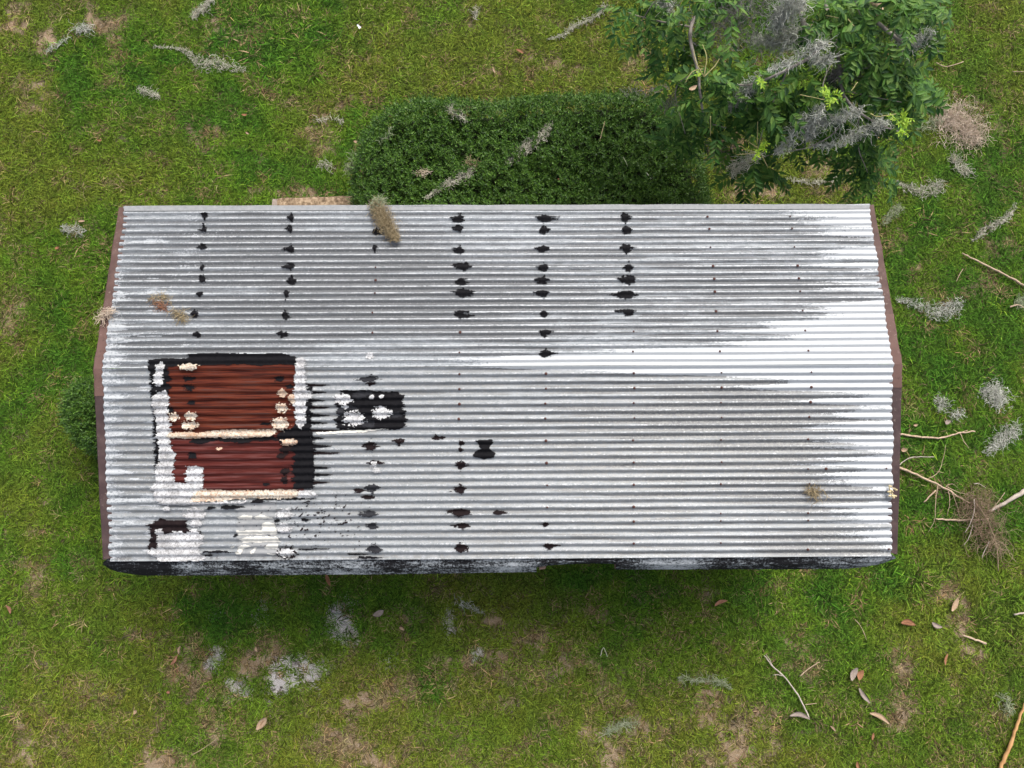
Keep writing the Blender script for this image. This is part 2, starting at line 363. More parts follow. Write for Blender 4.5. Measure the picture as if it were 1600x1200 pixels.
# ridge and eave corners of the sheets, and of the trim outside them (photo measures -> real points)
RL, RR = at(160, 576, ZR), at(1396, 569, ZR)
UL, UR = at(195, 323, ZE), at(1357, 320, ZE)
LL, LR = at(171, 877, ZE), at(1393, 869, ZE)
TRL, TRR = at(144.5, 576, ZR), at(1411, 569, ZR)
TUL, TUR = at(184, 323, ZE), at(1367, 319, ZE)
TLL, TLR = at(159, 880, ZE), at(1404, 871, ZE)
print('roof lengths', np.linalg.norm(RR-RL), np.linalg.norm(UR-UL), np.linalg.norm(LR-LL), 'slopes', np.linalg.norm(UL-RL), np.linalg.norm(LL-RL), np.linalg.norm(UR-RR), np.linalg.norm(LR-RR))
class Slope:
    def __init__(s, a, b, EL, ER, N, ph, amp, seed):
        s.O = a; s.ex = (b - a) / np.linalg.norm(b - a)
        mid = (EL + ER) / 2 - a; es = mid - (mid @ s.ex) * s.ex; s.es = es / np.linalg.norm(es)
        n = np.cross(s.ex, s.es); s.n = n if n[2] > 0 else -n
        s.L = np.linalg.norm(b - a); s.N = N; s.ph = ph; s.A = amp; s.seed = seed
        f = lambda P: ((P - a) @ s.ex, (P - a) @ s.es)
        s.eL, s.eR = f(EL), f(ER)
    def se(s, x):  # slope length at x
        t = (x - s.eL[0]) / (s.eR[0] - s.eL[0]); return s.eL[1] * (1 - t) + s.eR[1] * t
    def xlr(s, f): return f * s.eL[0], s.L * (1 - f) + f * s.eR[0]
    def wav(s, x, f): return (fbm(x * .9, f * 4, s.seed, 2) - .5) * .013
    def prof(s, f, x=0.0): return s.A * (.86 + .28 * vn(s.N * f * .5, x * .35, s.seed + 3)) * np.cos(2 * np.pi * (s.N * f + s.ph + .10 * (fbm(x * .8, f * s.N * .22, s.seed + 5, 2) - .5)))
    def P(s, x, f, off=0.0):
        x, f = np.broadcast_arrays(x, f); sl = f * s.se(x)
        return s.O + x[..., None] * s.ex + sl[..., None] * s.es + (s.prof(f, x) + s.wav(x, f) + off)[..., None] * s.n
    def hit(s, u, v):
        d = ray(u, v); o = np.array([0, 0, CAM_H]); t = ((s.O - o) @ s.n) / (d @ s.n)
        q = o + d * t[..., None] - s.O; x = q @ s.ex; return x, (q @ s.es) / s.se(x)
NU, NL = 25, 26
UP = Slope(RL, RR, UL, UR, NU, 0, .0085, 41); LO = Slope(RL, RR, LL, LR, NL, 0, .0085, 43)
shed_c = (RL + RR) / 2
shed = empty('shed', (shed_c[0], shed_c[1], 0), 'long shed with a corrugated zinc roof patched in black tar and white sealant', 'shed')
OFF = np.array([shed_c[0], shed_c[1], 0.0])
def sobj(name, me, par=None):          # parts are modelled in world space; move their mesh to the shed's base
    me.transform(__import__('mathutils').Matrix.Translation(Vector(-OFF))); o = obj(name, me, shed if par is None else par); return o

def roof_maps(u, v, slope):
    low = slope is LO
    ridge = 572.0
    bound = np.interp(v, [320,340,400,450,490,520,540,552,560,574,580,592,620,660,720,800,880], [1235,1300,1352,1330,1290,1195,1130,900,640,760,980,1150,1300,1335,1352,1375,1385])
    row = vn(v / 5.3, v * 0 + 3, 77); row2 = vn(v / 3.0, u / 260, 78)
    streak = fbm(u / 130, v / 4.2, 61, 4); slow = fbm(u / 190, v / 90, 63, 3)
    wht = sm(u + 150 * (row - .5) + 70 * (row2 - .5) + 60 * (fbm(u / 25, v / 3, 66, 3) - .5), bound - 50, bound + 60)
    wht = np.maximum(wht, .75 * sm(fbm(u / 60, v / 5, 67, 3), .63, .72) * sm(-u, -420, -180))
    wht = np.maximum(wht, .55 * sm(-(u + 30 * (row - .5)), -204, -172))
    topd = np.exp(-((u - 1230) / 150) ** 2 - ((v - 470) / 70) ** 2) * .15 + np.exp(-((u - 1170) / 170) ** 2 - ((v - 620) / 45) ** 2) * .6 \
        + np.exp(-((u - 1000) / 260) ** 2 - ((v - 445) / 60) ** 2) * .2 + np.exp(-((u - 480) / 300) ** 2 - ((v - 440) / 90) ** 2) * .5 \
        + np.exp(-((u - 1290) / 90) ** 2 - ((v - 745) / 60) ** 2) * .5 + np.exp(-((u - 1270) / 100) ** 2 - ((v - 860) / 25) ** 2) * .7 + np.exp(-((u - 700) / 200) ** 2 - ((v - 470) / 60) ** 2) * .3
    topd = topd * (.5 + 1.1 * vn(v / 5.4, u / 300, 95)) * 1.15 + np.exp(-((u - 1180) / 120) ** 2 - ((v - 700) / 110) ** 2) * .22 * low + np.exp(-((u - 820) / 200) ** 2 - ((v - 620) / 60) ** 2) * .15
    topd = topd + .5 * sm(-v, -334, -323) * sm(fbm(u / 30, v / 3, 97, 3), .45, .6) + .45 * sm(fbm(u / 70, v / 3.2, 98, 4), .56, .66) * sm(u, 600, 1000)
    base = .30 if not low else .24
    rowd = vn(v / 5.6, u / 420, 91) - .5
    dirt = np.clip(base + 1.25 * (streak - .5) + .6 * (slow - .5) + .35 * rowd + topd, 0, 1)
    # grime runs along the troughs near the lower eave
    dirt = np.maximum(dirt, sm(v, 862, 874) * sm(fbm(u / 5, v / 30, 71, 3), .42, .6) * .8)
    dirt = dirt * (1 - sm(wht, .4, 1.0))
    film = np.clip((1.0 if low else .18) * (.75 + .9 * (slow - .5)), 0, 1) * (1 - wht)
    return dirt, wht, film
def sheet(slope, k0, k1, lift):
    nf = int(round((k1 - k0) * 12)) + 1; nx = 250
    f = np.linspace(k0, k1, nf) / slope.N
    a, b = slope.xlr(f); t = np.linspace(0, 1, nx)
    jl = (vn(f * slope.N * .7, f * 0, 5) - .5) * .02; jr = (vn(f * slope.N * .7, f * 0, 6) - .5) * .02
    Xs = (a + jl)[:, None] * (1 - t) + (b + jr)[:, None] * t; Fs = np.repeat(f[:, None], nx, 1)
    V = slope.P(Xs, Fs, lift); u, v = proj(V)
    d, wo, fi = roof_maps(u, v, slope)
    ph = np.cos(2 * np.pi * slope.N * Fs)
    worn_lit = sm(np.cos(2 * np.pi * slope.N * Fs + (1 if slope is UP else -1) * -.55) + .5 * (fbm(u / 9, v / 2.5, 81, 3) - .5), .60, .92) * (.80 if slope is UP else .46)  # crest wear, plus a highlight painted on the sunward face
    fi = fi * (1 - .8 * worn_lit); d = np.clip(d * (1 - .8 * worn_lit) * (1 - .15 * ph), 0, 1); wo = np.maximum(wo, worn_lit * (.55 + .6 * (vn(u / 40, v / 6, 83) - .3)))
    me = new_mesh('roof_sheet', V.reshape(-1, 3), grid_faces(nf, nx), M['zinc'], True, {'dirt': d, 'oxide_lit': wo, 'film': fi})  # white attribute: real oxide together with the painted crest highlight
    return sobj('roof_sheet', me)
for sl, N in ((UP, NU), (LO, NL)):
    nsh = 3; step = N / nsh
    for i in range(nsh):
        k0 = round(i * step) ; k1 = round((i + 1) * step)
        sheet(sl, k0, min(N, k1 + (.75 if i < nsh - 1 else 0)), .0 if i == 0 else -.0025 * i)

def side(u, v):
    # True where a picture point lies on the upper (far) slope
    return v < 576 + (569 - 576) * (u - 160) / 1236.0
def drape(name, test, bbox, material, off, label=None, cell=1.0, bumpy=.003, seed=0, par=None, kind=None):
    u0, v0, u1, v1 = bbox
    cu = np.arange(u0, u1 + cell, cell); cv = np.arange(v0, v1 + cell, cell)
    U, Vv = np.meshgrid((cu[:-1] + cu[1:]) / 2, (cv[:-1] + cv[1:]) / 2)
    keep = test(U, Vv)
    if not keep.any(): return None
    GU, GV = np.meshgrid(cu, cv)
    up = side(GU, GV); P = np.zeros(GU.shape + (3,))
    o = off + bumpy * (fbm(GU / 3.0, GV / 3.0, seed + 5, 3) - .3)
    for s_, msk in ((UP, up), (LO, ~up)):
        x, f = s_.hit(GU, GV); q = s_.P(x, np.clip(f, 0, 1.0), o); P[msk] = q[msk]
    ny, nx = GU.shape; idx = grid_faces(ny, nx)[keep.ravel()]
    used, inv = np.unique(idx, return_inverse=True)
    me = new_mesh(name, P.reshape(-1, 3)[used], inv.reshape(-1, 4), material, True)
    o_ = sobj(name, me, par)
    if label: o_['label'] = label
    if kind: o_['kind'] = kind
    return o_
def corr_phase(U, V):
    up = side(U, V); r = np.zeros(U.shape)
    for s_, msk in ((UP, up), (LO, ~up)):
        x, f = s_.hit(U, V); r[msk] = np.cos(2 * np.pi * s_.N * f)[msk]
    return r
def poly_patch(name, polys, material, off, edge=2.5, streak=0.0, seed=0, holes=None, rag=None, fs=1.0, **kw):
    if name.startswith('sealant_b') or name == 'sealant_patch': edge *= 1.5; fs = .55
    if name in ('tar_patch', 'tar_band'): rag = 7 if rag is None else rag
    rag = edge * 1.6 if rag is None else rag
    allp = np.concatenate([np.array(p, float) for p in polys])
    pad = 4 + edge * 2 + streak * 1.3
    bb = (math.floor(allp[:, 0].min() - pad), math.floor(allp[:, 1].min() - 6), math.ceil(allp[:, 0].max() + pad), math.ceil(allp[:, 1].max() + 6))
    def test(U, V):
        du = (fbm(U / 6 / fs, V / 5 / fs, seed + 1, 3) - .5) * 2 * edge; dv = (fbm(U / 6 / fs, V / 5 / fs, seed + 2, 3) - .5) * 2 * edge
        if streak:
            du = du + streak * np.sign(U - allp[:, 0].mean()) * -1 * (.45 * corr_phase(U, V) + 1.2 * (fbm(U / 40, V / 2.2, seed + 3, 3) - .5)) * .7
        du = du + rag * (vn(V / 1.3, U / 30, seed + 4) - .5)
        r = np.zeros(U.shape, bool)
        for p in polys: r |= inpoly(U + du, V + dv, p)
        if holes is not None:
            for p in holes: r &= ~inpoly(U + du, V + dv, p)
        return r
    return drape(name, test, bb, material, off, seed=seed, **kw)
def dab(name, u, v, w, h, material, off=.004, seed=0, shape='tar', **kw):
    bb = (math.floor(u - w), math.floor(v - h), math.ceil(u + w), math.ceil(v + h))
    def test(U, V):
        x = (U - u) / (w / 2); y = (V - v) / (h / 2)
        n = (fbm(U / 3.5, V / 2.5, seed + 3, 3) - .5) + .45 * (vn(U / 2.2, V / 1.1, seed + 13) - .5)
        if shape == 'tar':   # wide near the crest line, ragged points to the sides
            wid = np.clip(1 - np.abs(y + .3 * math.sin(seed)) , 0, 1) ** .6
            wing = (.55 if w > h * 1.5 else .85) + .9 * vn(V / 1.6, np.sign(x) * 3, seed + 9) * (w > h * 1.5)
            return (np.abs(x) * (1 + .35 * np.sign(x) * math.sin(seed * 2.3)) < wid * wing + n * .9) & (np.abs(y) < 1.15 + n)
        return np.hypot(x, y) + n * 1.1 < .95
    return drape(name, test, bb, material, off, cell=kw.pop('cell', .8), seed=seed, **kw)

DABS = [(321,338,14,8),(319,357,14,8),(315,387,14,7),(315,417,8,7),(315,437,14,10),(312,459,12,6),(304,491,14,11),(309,523,15,7),
 (456,340,11,7),(454,358,12,8),(455,388,14,9),(454,417,18,8),(455,438,18,10),(447,460,9,10),(445,492,12,11),(440,524,15,8),
 (588,361,14,8),(586,389,10,8),(719,341,18,8),(719,358,18,8),(719,390,16,8),(724,418,26,10),(721,439,20,9),(720,459,32,8),(719,490,22,11),
 (849,341,24,9),(849,358,18,9),(849,389,18,8),(851,418,20,8),(851,438,18,8),(850,459,18,9),(851,490,12,8),(852,521,18,8),(852,552,20,8),
 (976,340,16,10),(977,358,16,10),(977,389,18,9),(982,417,16,11),(983,438,28,10),(981,459,36,10),(984,489,34,9)]
k = 0
for (u, v, w_, h_) in DABS:
    q = random.uniform(.82, 1.08); dab('tar_dab', u, v, (w_ + 3) * q, (h_ + 2.5) * random.uniform(.95, 1.2), M['tar'], seed=k * 3 + 1, bumpy=.007); k += 1
for (u, v, w_, h_) in [(580,695,24,13),(624,691,22,7),(682,683,18,5),(720,693,8,7),(719,702,8,5),(720,728,20,11),(560,766,16,6),(576,777,22,5),(720,764,22,10),(720,801,34,10),(724,821,22,7),(852,819,11,6),(857,853,24,7),(719,855,24,11),(776,801,18,4),(584,722,26,5),(579,600,18,3.5)]:
    dab('tar_dab', u, v, w_ + 2, h_ + 2, M['tar_brown'], seed=k * 3 + 1); k += 1
for (u, v, w_, h_) in [(579,591,34,9),(583,764,20,11),(579,801,22,9),(584,823,16,9),(585,857,22,11)]:
    dab('tar_dab', u, v, w_ + 2, h_ + 2, M['tar_slate'], seed=k * 3 + 1, label='faded slate grey tar dab'); k += 1
poly_patch('tar_dab', [[(744,688),(769,686),(770,693),(764,700),(774,708),(772,715),(756,718),(740,713),(742,706),(752,701),(748,695)]], M['tar'], .005, 1.0, 1.2, 201, cell=.8, rag=3, label='large two lobed dark tar dab')

# rusty patch sheets
def patch_sheet(poly, material, off, seed, label):
    return poly_patch('rust_sheet', [poly], material, off, .3, 0, seed, cell=1.4, bumpy=.0, label=label)
patch_sheet([(252,564),(468,562),(468,690),(262,692)], M['rust'], .006, 301, 'dark red rusted sheet on the ridge side of the patch')
patch_sheet([(260,680),(468,678),(476,775),(268,778)], M['rust_dull'], .0095, 302, 'duller maroon rusted sheet on the eave side of the patch')
# black tar round it
poly_patch('tar_band', [[(233,563),(262,560),(290,560),(292,554),(330,553),(400,554),(440,553),(468,559),(470,571),(440,570),(410,572),(380,569),(330,571),(258,574),(233,574)]], M['tar'], .013, 1.6, 6, 311)
poly_patch('tar_band', [[(234,563),(262,565),(264,640),(262,690),(256,742),(245,742),(242,700),(240,640),(236,600)]], M['tar'], .0125, 2.2, 0, 312)
poly_patch('tar_band', [[(460,668),(470,650),(476,606),(486,604),(488,640),(486,668),(492,700),(490,762),(462,764),(458,735),(460,710),(444,694),(432,684),(440,672)]], M['tar'], .0135, 2.5, 4, 313)
poly_patch('tar_band', [[(298,684),(350,683),(430,681),(436,688),(400,688),(380,692),(340,688),(310,694),(300,690)]], M['tar'], .0145, 2.0, 4, 314)
kk = 0
for (v, u0, u1) in [(602,478,516),(613,480,512),(626,480,510),(637,484,516),(649,484,517),(661,482,514),(673,484,530),(685,486,508),(697,484,520),(708,486,534),(731,488,518),(742,486,522),(754,488,516)]:
    poly_patch('tar_finger', [[(u0,v-2.6),((u0+u1)/2,v-1.8),(u1,v-.3),(u1-6,v+.8),((u0+u1)/2,v+1.5),(u0,v+2.4)]], M['tar_brown'] if kk % 3 == 0 else M['tar'], .0075, .9, 0, 330 + kk * 4, cell=.7); kk += 1
for (u, v, w_, h_) in [(296,591,18,8),(296,605,18,10),(299,628,13,7),(302,711,14,10),(437,592,15,9),(262,591,14,11),(262,604,14,9),(264,640,16,9),(416,662,18,4),(453,604,12,7),(300,757,30,4),(416,756,12,4)]:
    dab('tar_dab', u, v, w_, h_, M['tar_slate' if w_ == 30 else 'tar'], .0125, seed=k * 3 + 2, shape='round'); k += 1
for (u, v, w_, h_) in [(446,704,16,14),(440,712,12,8),(446,736,14,12),(445,750,12,14),(452,695,12,12)]:
    dab('tar_dab', u, v, w_, h_, M['tar_brown'], .0145, seed=k * 3 + 2, shape='round'); k += 1
# white sealant
WH = [
 ('white', [(243,572),(252,566),(258,570),(256,584),(256,602),(248,604),(241,598),(243,584)], 2.0),
 ('white', [(242,618),(250,612),(262,611),(266,622),(264,634),(262,645),(268,660),(270,676),(266,686),(268,700),(276,708),(274,730),(272,742),(274,752),(296,756),(300,768),(318,770),(300,786),(262,786),(246,783),(240,770),(238,762),(246,752),(245,735),(250,720),(250,700),(246,684),(246,660),(242,640),(238,628)], 2.2),
 ('white', [(293,728),(318,728),(320,745),(318,760),(330,772),(300,774),(292,760),(293,742)], 2.0),
 ('cream', [(314,764),(345,765),(400,766),(440,764),(462,764),(470,770),(466,776),(440,779),(390,778),(340,782),(300,784),(306,770)], 2.0),
 ('white', [(466,768),(484,764),(494,769),(498,775),(484,778),(466,777)], 1.8),
 ('white', [(464,561),(477,559),(479,580),(478,600),(482,610),(489,612),(489,621),(480,624),(478,645),(480,660),(472,670),(465,664),(461,640),(460,615),(461,595)], 2.0),
 ('cream', [(264,676),(298,674),(312,676),(340,671),(400,671),(430,671),(434,677),(420,682),(380,684),(330,683),(300,685),(264,684)], 1.6),
 ('white', [(246,784),(300,784),(390,781),(384,785),(330,787),(262,789)], 1.5),
]
for i, (mname, p, e) in enumerate(WH):
    poly_patch('sealant_band', [p], M[mname], .0175 + .0012 * i, e, 0, 401 + i * 5, bumpy=.0045, label='rust stained cream sealant band' if mname == 'cream' else None)
for (u, v, w_, h_, mn) in [(297,574,32,9,'cream'),(443,614,15,12,'cream'),(442,637,19,16,'cream'),(440,662,26,20,'cream'),(453,690,26,11,'cream'),(300,650,20,15,'cream'),(299,664,26,13,'cream'),(273,651,17,14,'cream'),(457,622,12,16,'cream'),
   (305,803,34,21,'white'),(307,818,20,12,'white'),(261,795,10,9,'white'),(445,802,25,16,'white'),(445,825,26,16,'white'),(537,624,27,17,'white'),(553,654,32,23,'white'),(596,645,28,20,'white'),(596,619,9,6,'white'),(581,620,8,7,'white'),(611,644,6,7,'white'),(541,636,14,6,'white'),(579,556,14,11,'white'),(584,727,11,14,'white'),(588,735,13,9,'white'),(343,701,10,4,'cream')]:
    k += 1; dab('sealant_dab', u, v, w_, h_, M[mn], .0285 if v < 700 and u < 470 else .009, seed=k * 3 + 2, shape='round', bumpy=.0045)
# lower left patches
poly_patch('tar_patch', [[(231,860),(236,840),(231,822),(246,812),(254,809),(262,814),(290,813),(294,826),(312,830),(318,838),(290,842),(250,848),(246,858)]], M['tar_brown'], .005, 1.4, 3, 501, label='brown black tar patch near the lower eave')
poly_patch('sealant_patch', [[(242,828),(252,826),(258,835),(264,834),(274,828),(292,832),(304,826),(316,834),(319,844),(312,856),(314,864),(322,872),(306,878),(296,876),(276,880),(258,879),(240,870),(229,858),(246,856),(247,844)]], M['white'], .0085, 2.2, 0, 503, bumpy=.005, label='crazed white sealant patch over tar near the lower eave')
poly_patch('sealant_wash', [[(370,786),(432,785),(434,868),(372,870)]], M['wash'], .003, 1.0, 4, 505, bumpy=.001, label='thin pale overpaint between the corrugations')
for i, (p) in enumerate([[(372,808),(380,804),(394,806),(394,811),(372,811)],[(398,808),(408,804),(426,808),(428,811),(398,811)],[(408,822),(416,815),(428,817),(432,826),(410,827)],[(370,829),(404,828),(432,826),(434,835),(372,836)],[(376,842),(386,838),(432,838),(438,847),(378,848)],[(371,856),(382,850),(392,853),(380,858),(378,866),(371,866)],[(412,858),(420,850),(434,849),(434,858)],[(392,862),(396,856),(402,853),(400,858),(396,866)],[(418,864),(430,865),(428,867),(418,866)],[(360,856),(366,851),(364,857)]]):
    poly_patch('sealant_smear', [p], M['offwhite'], .0065, 1.1, 3, 511 + i * 4, cell=.8, bumpy=.003)
dab('tar_dab', 448, 864, 30, 18, M['tar_brown'], .005, seed=881, shape='round')
dab('sealant_dab', 448, 863, 25, 14, M['white'], .0105, seed=885, shape='round', bumpy=.0045)
# second black patch
poly_patch('tar_patch', [[(532,610),(560,609),(600,612),(626,612),(632,618),(630,632),(634,648),(635,664),(620,672),(570,671),(532,672),(525,664),(528,640),(524,622)]], M['tar'], .0045, 1.8, 8, 521, label='ragged black tar patch dabbed with white')
for (u, v, w_, h_) in [(563,617,24,13),(577,614,13,9),(533,641,12,18),(547,637,24,8),(574,662,22,12),(620,648,18,10)]:
    k += 1; dab('tar_dab', u, v, w_, h_, M['tar_slate'], .0075, seed=k * 3 + 2, shape='round')
poly_patch('sealant_smear', [[(490,675),(540,673),(590,671),(612,670),(560,676),(500,678)]], M['offwhite'], .007, 1.4, 5, 541, cell=.8)
# black smears in a line under the rust patch and fine splatter
for i, (u0, u1, v, h_) in enumerate([(400,498,779,3),(345,385,792,5),(280,300,783,2),(325,338,793,4),(320,338,867,3),(318,374,862,2.2),(470,486,812,4),(427,440,813,3),(364,374,836,4),(395,415,783,4),(560,600,871,3),(545,580,866,2.5),(465,520,858,2),(408,413,781,8)]):
    poly_patch('tar_smear', [[(u0,v-h_/2),((u0+u1)/2,v-h_/2-.6),(u1,v),((u0+u1)/2,v+h_/2),(u0,v+h_/2)]], M['tar'], .0085 + .0002 * i, 1.4, 4, 560 + 4 * i, cell=.7)
def splat(U, V):
    n = fbm(U / 4.6 + V * .13, V / 3.0, 611, 2); dens = np.exp(-((U - 480) / 95) ** 2 - ((V - 815) / 50) ** 2)
    return (n > .88 - .15 * dens) & (V > 770) & (dens > .25)
drape('tar_splatter', splat, (370, 770, 610, 872), M['tar_brown'], .0032, cell=.8, bumpy=.001, seed=612, kind='stuff')
def splat2(U, V):
    n = fbm(U / 2.6, V / 2.2, 621, 2); return (n > .78) & (np.hypot((U - 570) / 30, (V - 866) / 8) < 1)
drape('white_splatter', splat2, (535, 856, 605, 874), M['white'], .0045, cell=.8, seed=622, kind='stuff')
# bits of straw and rust stains on the upper left
# screws
def dome(r, h, k=8):
    V = [(r * 1.0 * math.cos(2*math.pi*i/k), r * math.sin(2*math.pi*i/k), 0) for i in range(k)] + [(r * .62 * math.cos(2*math.pi*i/k), r * .62 * math.sin(2*math.pi*i/k), h * .8) for i in range(k)] + [(0, 0, h)]
    Fc = [(i, (i+1) % k, k+(i+1) % k, k+i) for i in range(k)] + [(k+i, k+(i+1) % k, 2*k) for i in range(k)]
    return V, Fc
V_, F_ = dome(.0135, .008); screw_me = new_mesh('screw_head', V_, F_, M['screw'], True)
SCREWS = [(587,419),(587,441),(586,460),(582,492),(582,523),(719,523),(718,555),(718,588),(718,612),(718,635),(717,658),(853,588),(853,612),(852,634),(852,657),(853,693),(854,727),(855,762),(855,797),
 (990,521),(989,554),(990,588),(991,611),(990,633),(991,656),(989,691),(990,727),(990,762),(990,797),(990,819),(990,853),
 (1105,338),(1108,358),(1110,388),(1114,417),(1116,438),(1117,458),(1119,490),(1121,521),(1125,553),(1127,586),(1127,610),(1126,633),(1127,656),(1126,691),(1127,727),(1126,761),(1126,797),(1126,818),(1126,853),
 (1234,338),(1237,358),(1241,388),(1246,417),(1248,437),(1250,457),(1254,489),(1258,520),(1263,552),(1267,585),(1267,610),(1266,632),(1264,656),(1262,691),(1262,727),(1264,761),(1262,797),(1262,818),(1262,853),(1388,853),(1384,727),(1290,727)]
for (u, v) in SCREWS:
    s_ = UP if side(u, v) else LO
    x, f = s_.hit(np.array(float(u)), np.array(float(v)))
    f = np.round(f * s_.N) / s_.N                    # screws go through the crests
    p = s_.P(x, f, .001)
    o = obj('screw_head', screw_me, shed); o.location = Vector(p - OFF); o.rotation_euler = Vector(s_.n).to_track_quat('Z', 'Y').to_euler()
    q = random.uniform(.6, 1.1); o.scale = (q, q, 1)

# rake trim: flange on top, a lip turned down outside
def trim_piece(A_in, A_out, B_in, B_out, material, lift, lab=None, drop=.13):
    n = 14; t = np.linspace(0, 1, n)[:, None]
    I = A_in * (1 - t) + B_in * t; O_ = A_out * (1 - t) + B_out * t
    wv = ((fbm(t[:, 0] * 6 + lift * 900, t[:, 0] * 0, 91, 2) - .5) * .012)[:, None]
    d = (O_ - I); d /= np.linalg.norm(d, axis=1)[:, None]
    I = I - d * .03
    z = np.array([0, 0, 1.0])
    rows = [I + z * (lift - .006), I + z * lift, O_ - d * .008 + z * (lift + .004) , O_ + z * (lift - .002) + d * wv, O_ + z * (lift - drop) + d * (wv + .004), O_ + z * (lift - drop) - d * .006, O_ - d * .01 + z * (lift - .010)]
    V = np.stack(rows, 1); k_ = len(rows)
    Fc = [(i*k_+j, i*k_+(j+1), (i+1)*k_+(j+1), (i+1)*k_+j) for i in range(n-1) for j in range(k_-1)]
    o = sobj('rake_trim', new_mesh('rake_trim', V.reshape(-1, 3), Fc, material))
    if lab: o['label'] = lab
    return o
lp = lambda a, b, t: a * (1 - t) + b * t
for (Ri, Ro, Ui, Uo, Li, Lo_, nm) in ((RL, TRL, UL, TUL, LL, TLL, 'left'), (RR, TRR, UR, TUR, LR, TLR, 'right')):
    q1, q2 = (.36, .14) if nm == 'left' else (.30, .12)
    trim_piece(lp(Ri, Ui, q1 - .02), lp(Ro, Uo, q1 - .02), lp(Ri, Ui, 1.0), lp(Ro, Uo, 1.0), M['trim'], -.012)
    trim_piece(lp(Ri, Li, q2 - .02), lp(Ro, Lo_, q2 - .02), lp(Ri, Li, .985), lp(Ro, Lo_, .985), M['trim_dark'], -.012, 'dark brown rake trim on the eave side')
    trim_piece(lp(Ri, Ui, 0), lp(Ro, Uo, 0), lp(Ri, Ui, q1), lp(Ro, Uo, q1), M['trim_pink'], -.009, 'faded pinkish rake trim piece at the ridge')
    trim_piece(lp(Ri, Li, 0), lp(Ro, Lo_, 0), lp(Ri, Li, q2), lp(Ro, Lo_, q2), M['trim_pink'], -.0085, 'faded pinkish rake trim piece at the ridge')
# eave flashing along the upper eave: a flat light strip
def strip(name, tops, bots, material, ztop, zbot, lab=None, thick=.006, bow=.015):
    T = np.array([at(u, v, ztop) for (u, v) in tops]); B = np.array([at(u, v, zbot) for (u, v) in bots])
    Mid = (T + B) / 2; out = (B - T); out[:, 2] = 0; out /= np.linalg.norm(out, axis=1)[:, None] + 1e-9
    Mid = Mid + out * bow + np.array([0, 0, bow])
    Bi = B - out * thick - np.array([0, 0, .003]); Mi = Mid - out * thick - np.array([0, 0, thick]); Ti = T - np.array([0, 0, thick])
    V = np.stack([T, Mid, B, Bi, Mi, Ti], 1); n = len(T); k_ = 6
    Fc = [(i*k_+j, i*k_+(j+1) % k_, (i+1)*k_+(j+1) % k_, (i+1)*k_+j) for i in range(n-1) for j in range(k_)]
    Fc += [tuple(range(k_)), tuple((n-1)*k_ + j for j in range(k_))[::-1]]
    o = sobj(name, new_mesh(name, V.reshape(-1, 3), Fc, material))
    if lab: o['label'] = lab
    return o
us = np.linspace(194, 1358, 40)
wob = lambda u, s: (vn(np.asarray(u) / 40.0, 0, s) - .5) * 1.2
strip('eave_flashing', [(u, 329.5 - 3 * (u - 194) / 1164) for u in us], [(u + (u < 200) * 1, 321.5 - 3 * (u - 194) / 1164 + wob(u, 3)) for u in us], M['zinc_edge'] if 'zinc_edge' in M else M['wash'], ZE + .012, ZE - .03, 'pale flat strip along the far eave')
# tarred flashing along the lower eave, bent out and down, with tapered ends and a torn gap
outl = np.array([(161,882),(172,890),(186,894),(204,897),(228,899.5),(400,898.5),(600,897.5),(760,895),(838,893.5)])
outm = np.array([(838,886.5),(852,884),(885,881.5),(930,880.5),(956,881),(962,881.5)])
outr = np.array([(962,890),(1100,889.5),(1240,889.5),(1325,888.5),(1350,886),(1375,881.5),(1399,873)])
topv = lambda u: 872.5 + (866.5 - 872.5) * (u - 165) / 1230
for nm, ol, zz in (('a', outl, 2.19), ('m', outm, 2.235), ('r', outr, 2.19)):
    uu = np.linspace(ol[0, 0], ol[-1, 0], 60 if nm != 'm' else 16); vv = np.interp(uu, ol[:, 0], ol[:, 1])
    strip('eave_flashing', [(np.clip(u, 168, 1394), topv(u) + wob(u, 5) * .6) for u in uu], [(u, v + wob(u * 3, 6) * .5) for u, v in zip(uu, vv)], M['flash'], ZE - .012, zz, 'tar blackened flashing along the near eave')
# wood laid bare at the ends of the tear
for (u0, u1, v0, v1) in ((842, 854, 884, 890), (960, 972, 881, 889)):
    P = [at(u0, v0, 2.20), at(u1, v0 - .5, 2.20), at(u1 - 2, v1 - 1, 2.185), at(u0 + 1, v1, 2.185)]
    V = np.array(P + [p - np.array([0, 0, .03]) for p in P])
    sobj('fascia_board', new_mesh('fascia_board', V, [(0,1,2,3),(7,6,5,4),(0,4,5,1),(1,5,6,2),(2,6,7,3),(3,7,4,0)], M['wood']))
# walls under the roof
xl, xr = max(UL[0], LL[0]) + .12, min(UR[0], LR[0]) - .12; yu, yl = min(UL[1], UR[1]) - .14, max(LL[1], LR[1]) + .10
for (lo, hi) in (((xl, yu - .08, 0), (xr, yu, ZE - .06)), ((xl, yl, 0), (xr, yl + .08, ZE - .06)), ((xl + .003, yl + .083, 0), (xl + .08, yu - .083, ZE - .06)), ((xr - .08, yl + .083, 0), (xr - .003, yu - .083, ZE - .06))):
    sobj('wall', box_mesh('wall', lo, hi, M['siding']))
yr_ = (RL[1] + RR[1]) / 2
for x in (xl + .003, xr - .083):
    V = [(x, yl + .02, ZE - .058), (x, yu - .02, ZE - .058), (x, yr_, ZR - .05), (x + .08, yl + .02, ZE - .058), (x + .08, yu - .02, ZE - .058), (x + .08, yr_, ZR - .05)]
    sobj('gable_wall', new_mesh('gable_wall', V, [(0,1,2),(5,4,3),(0,3,4,1),(1,4,5,2),(2,5,3,0)], M['siding']))

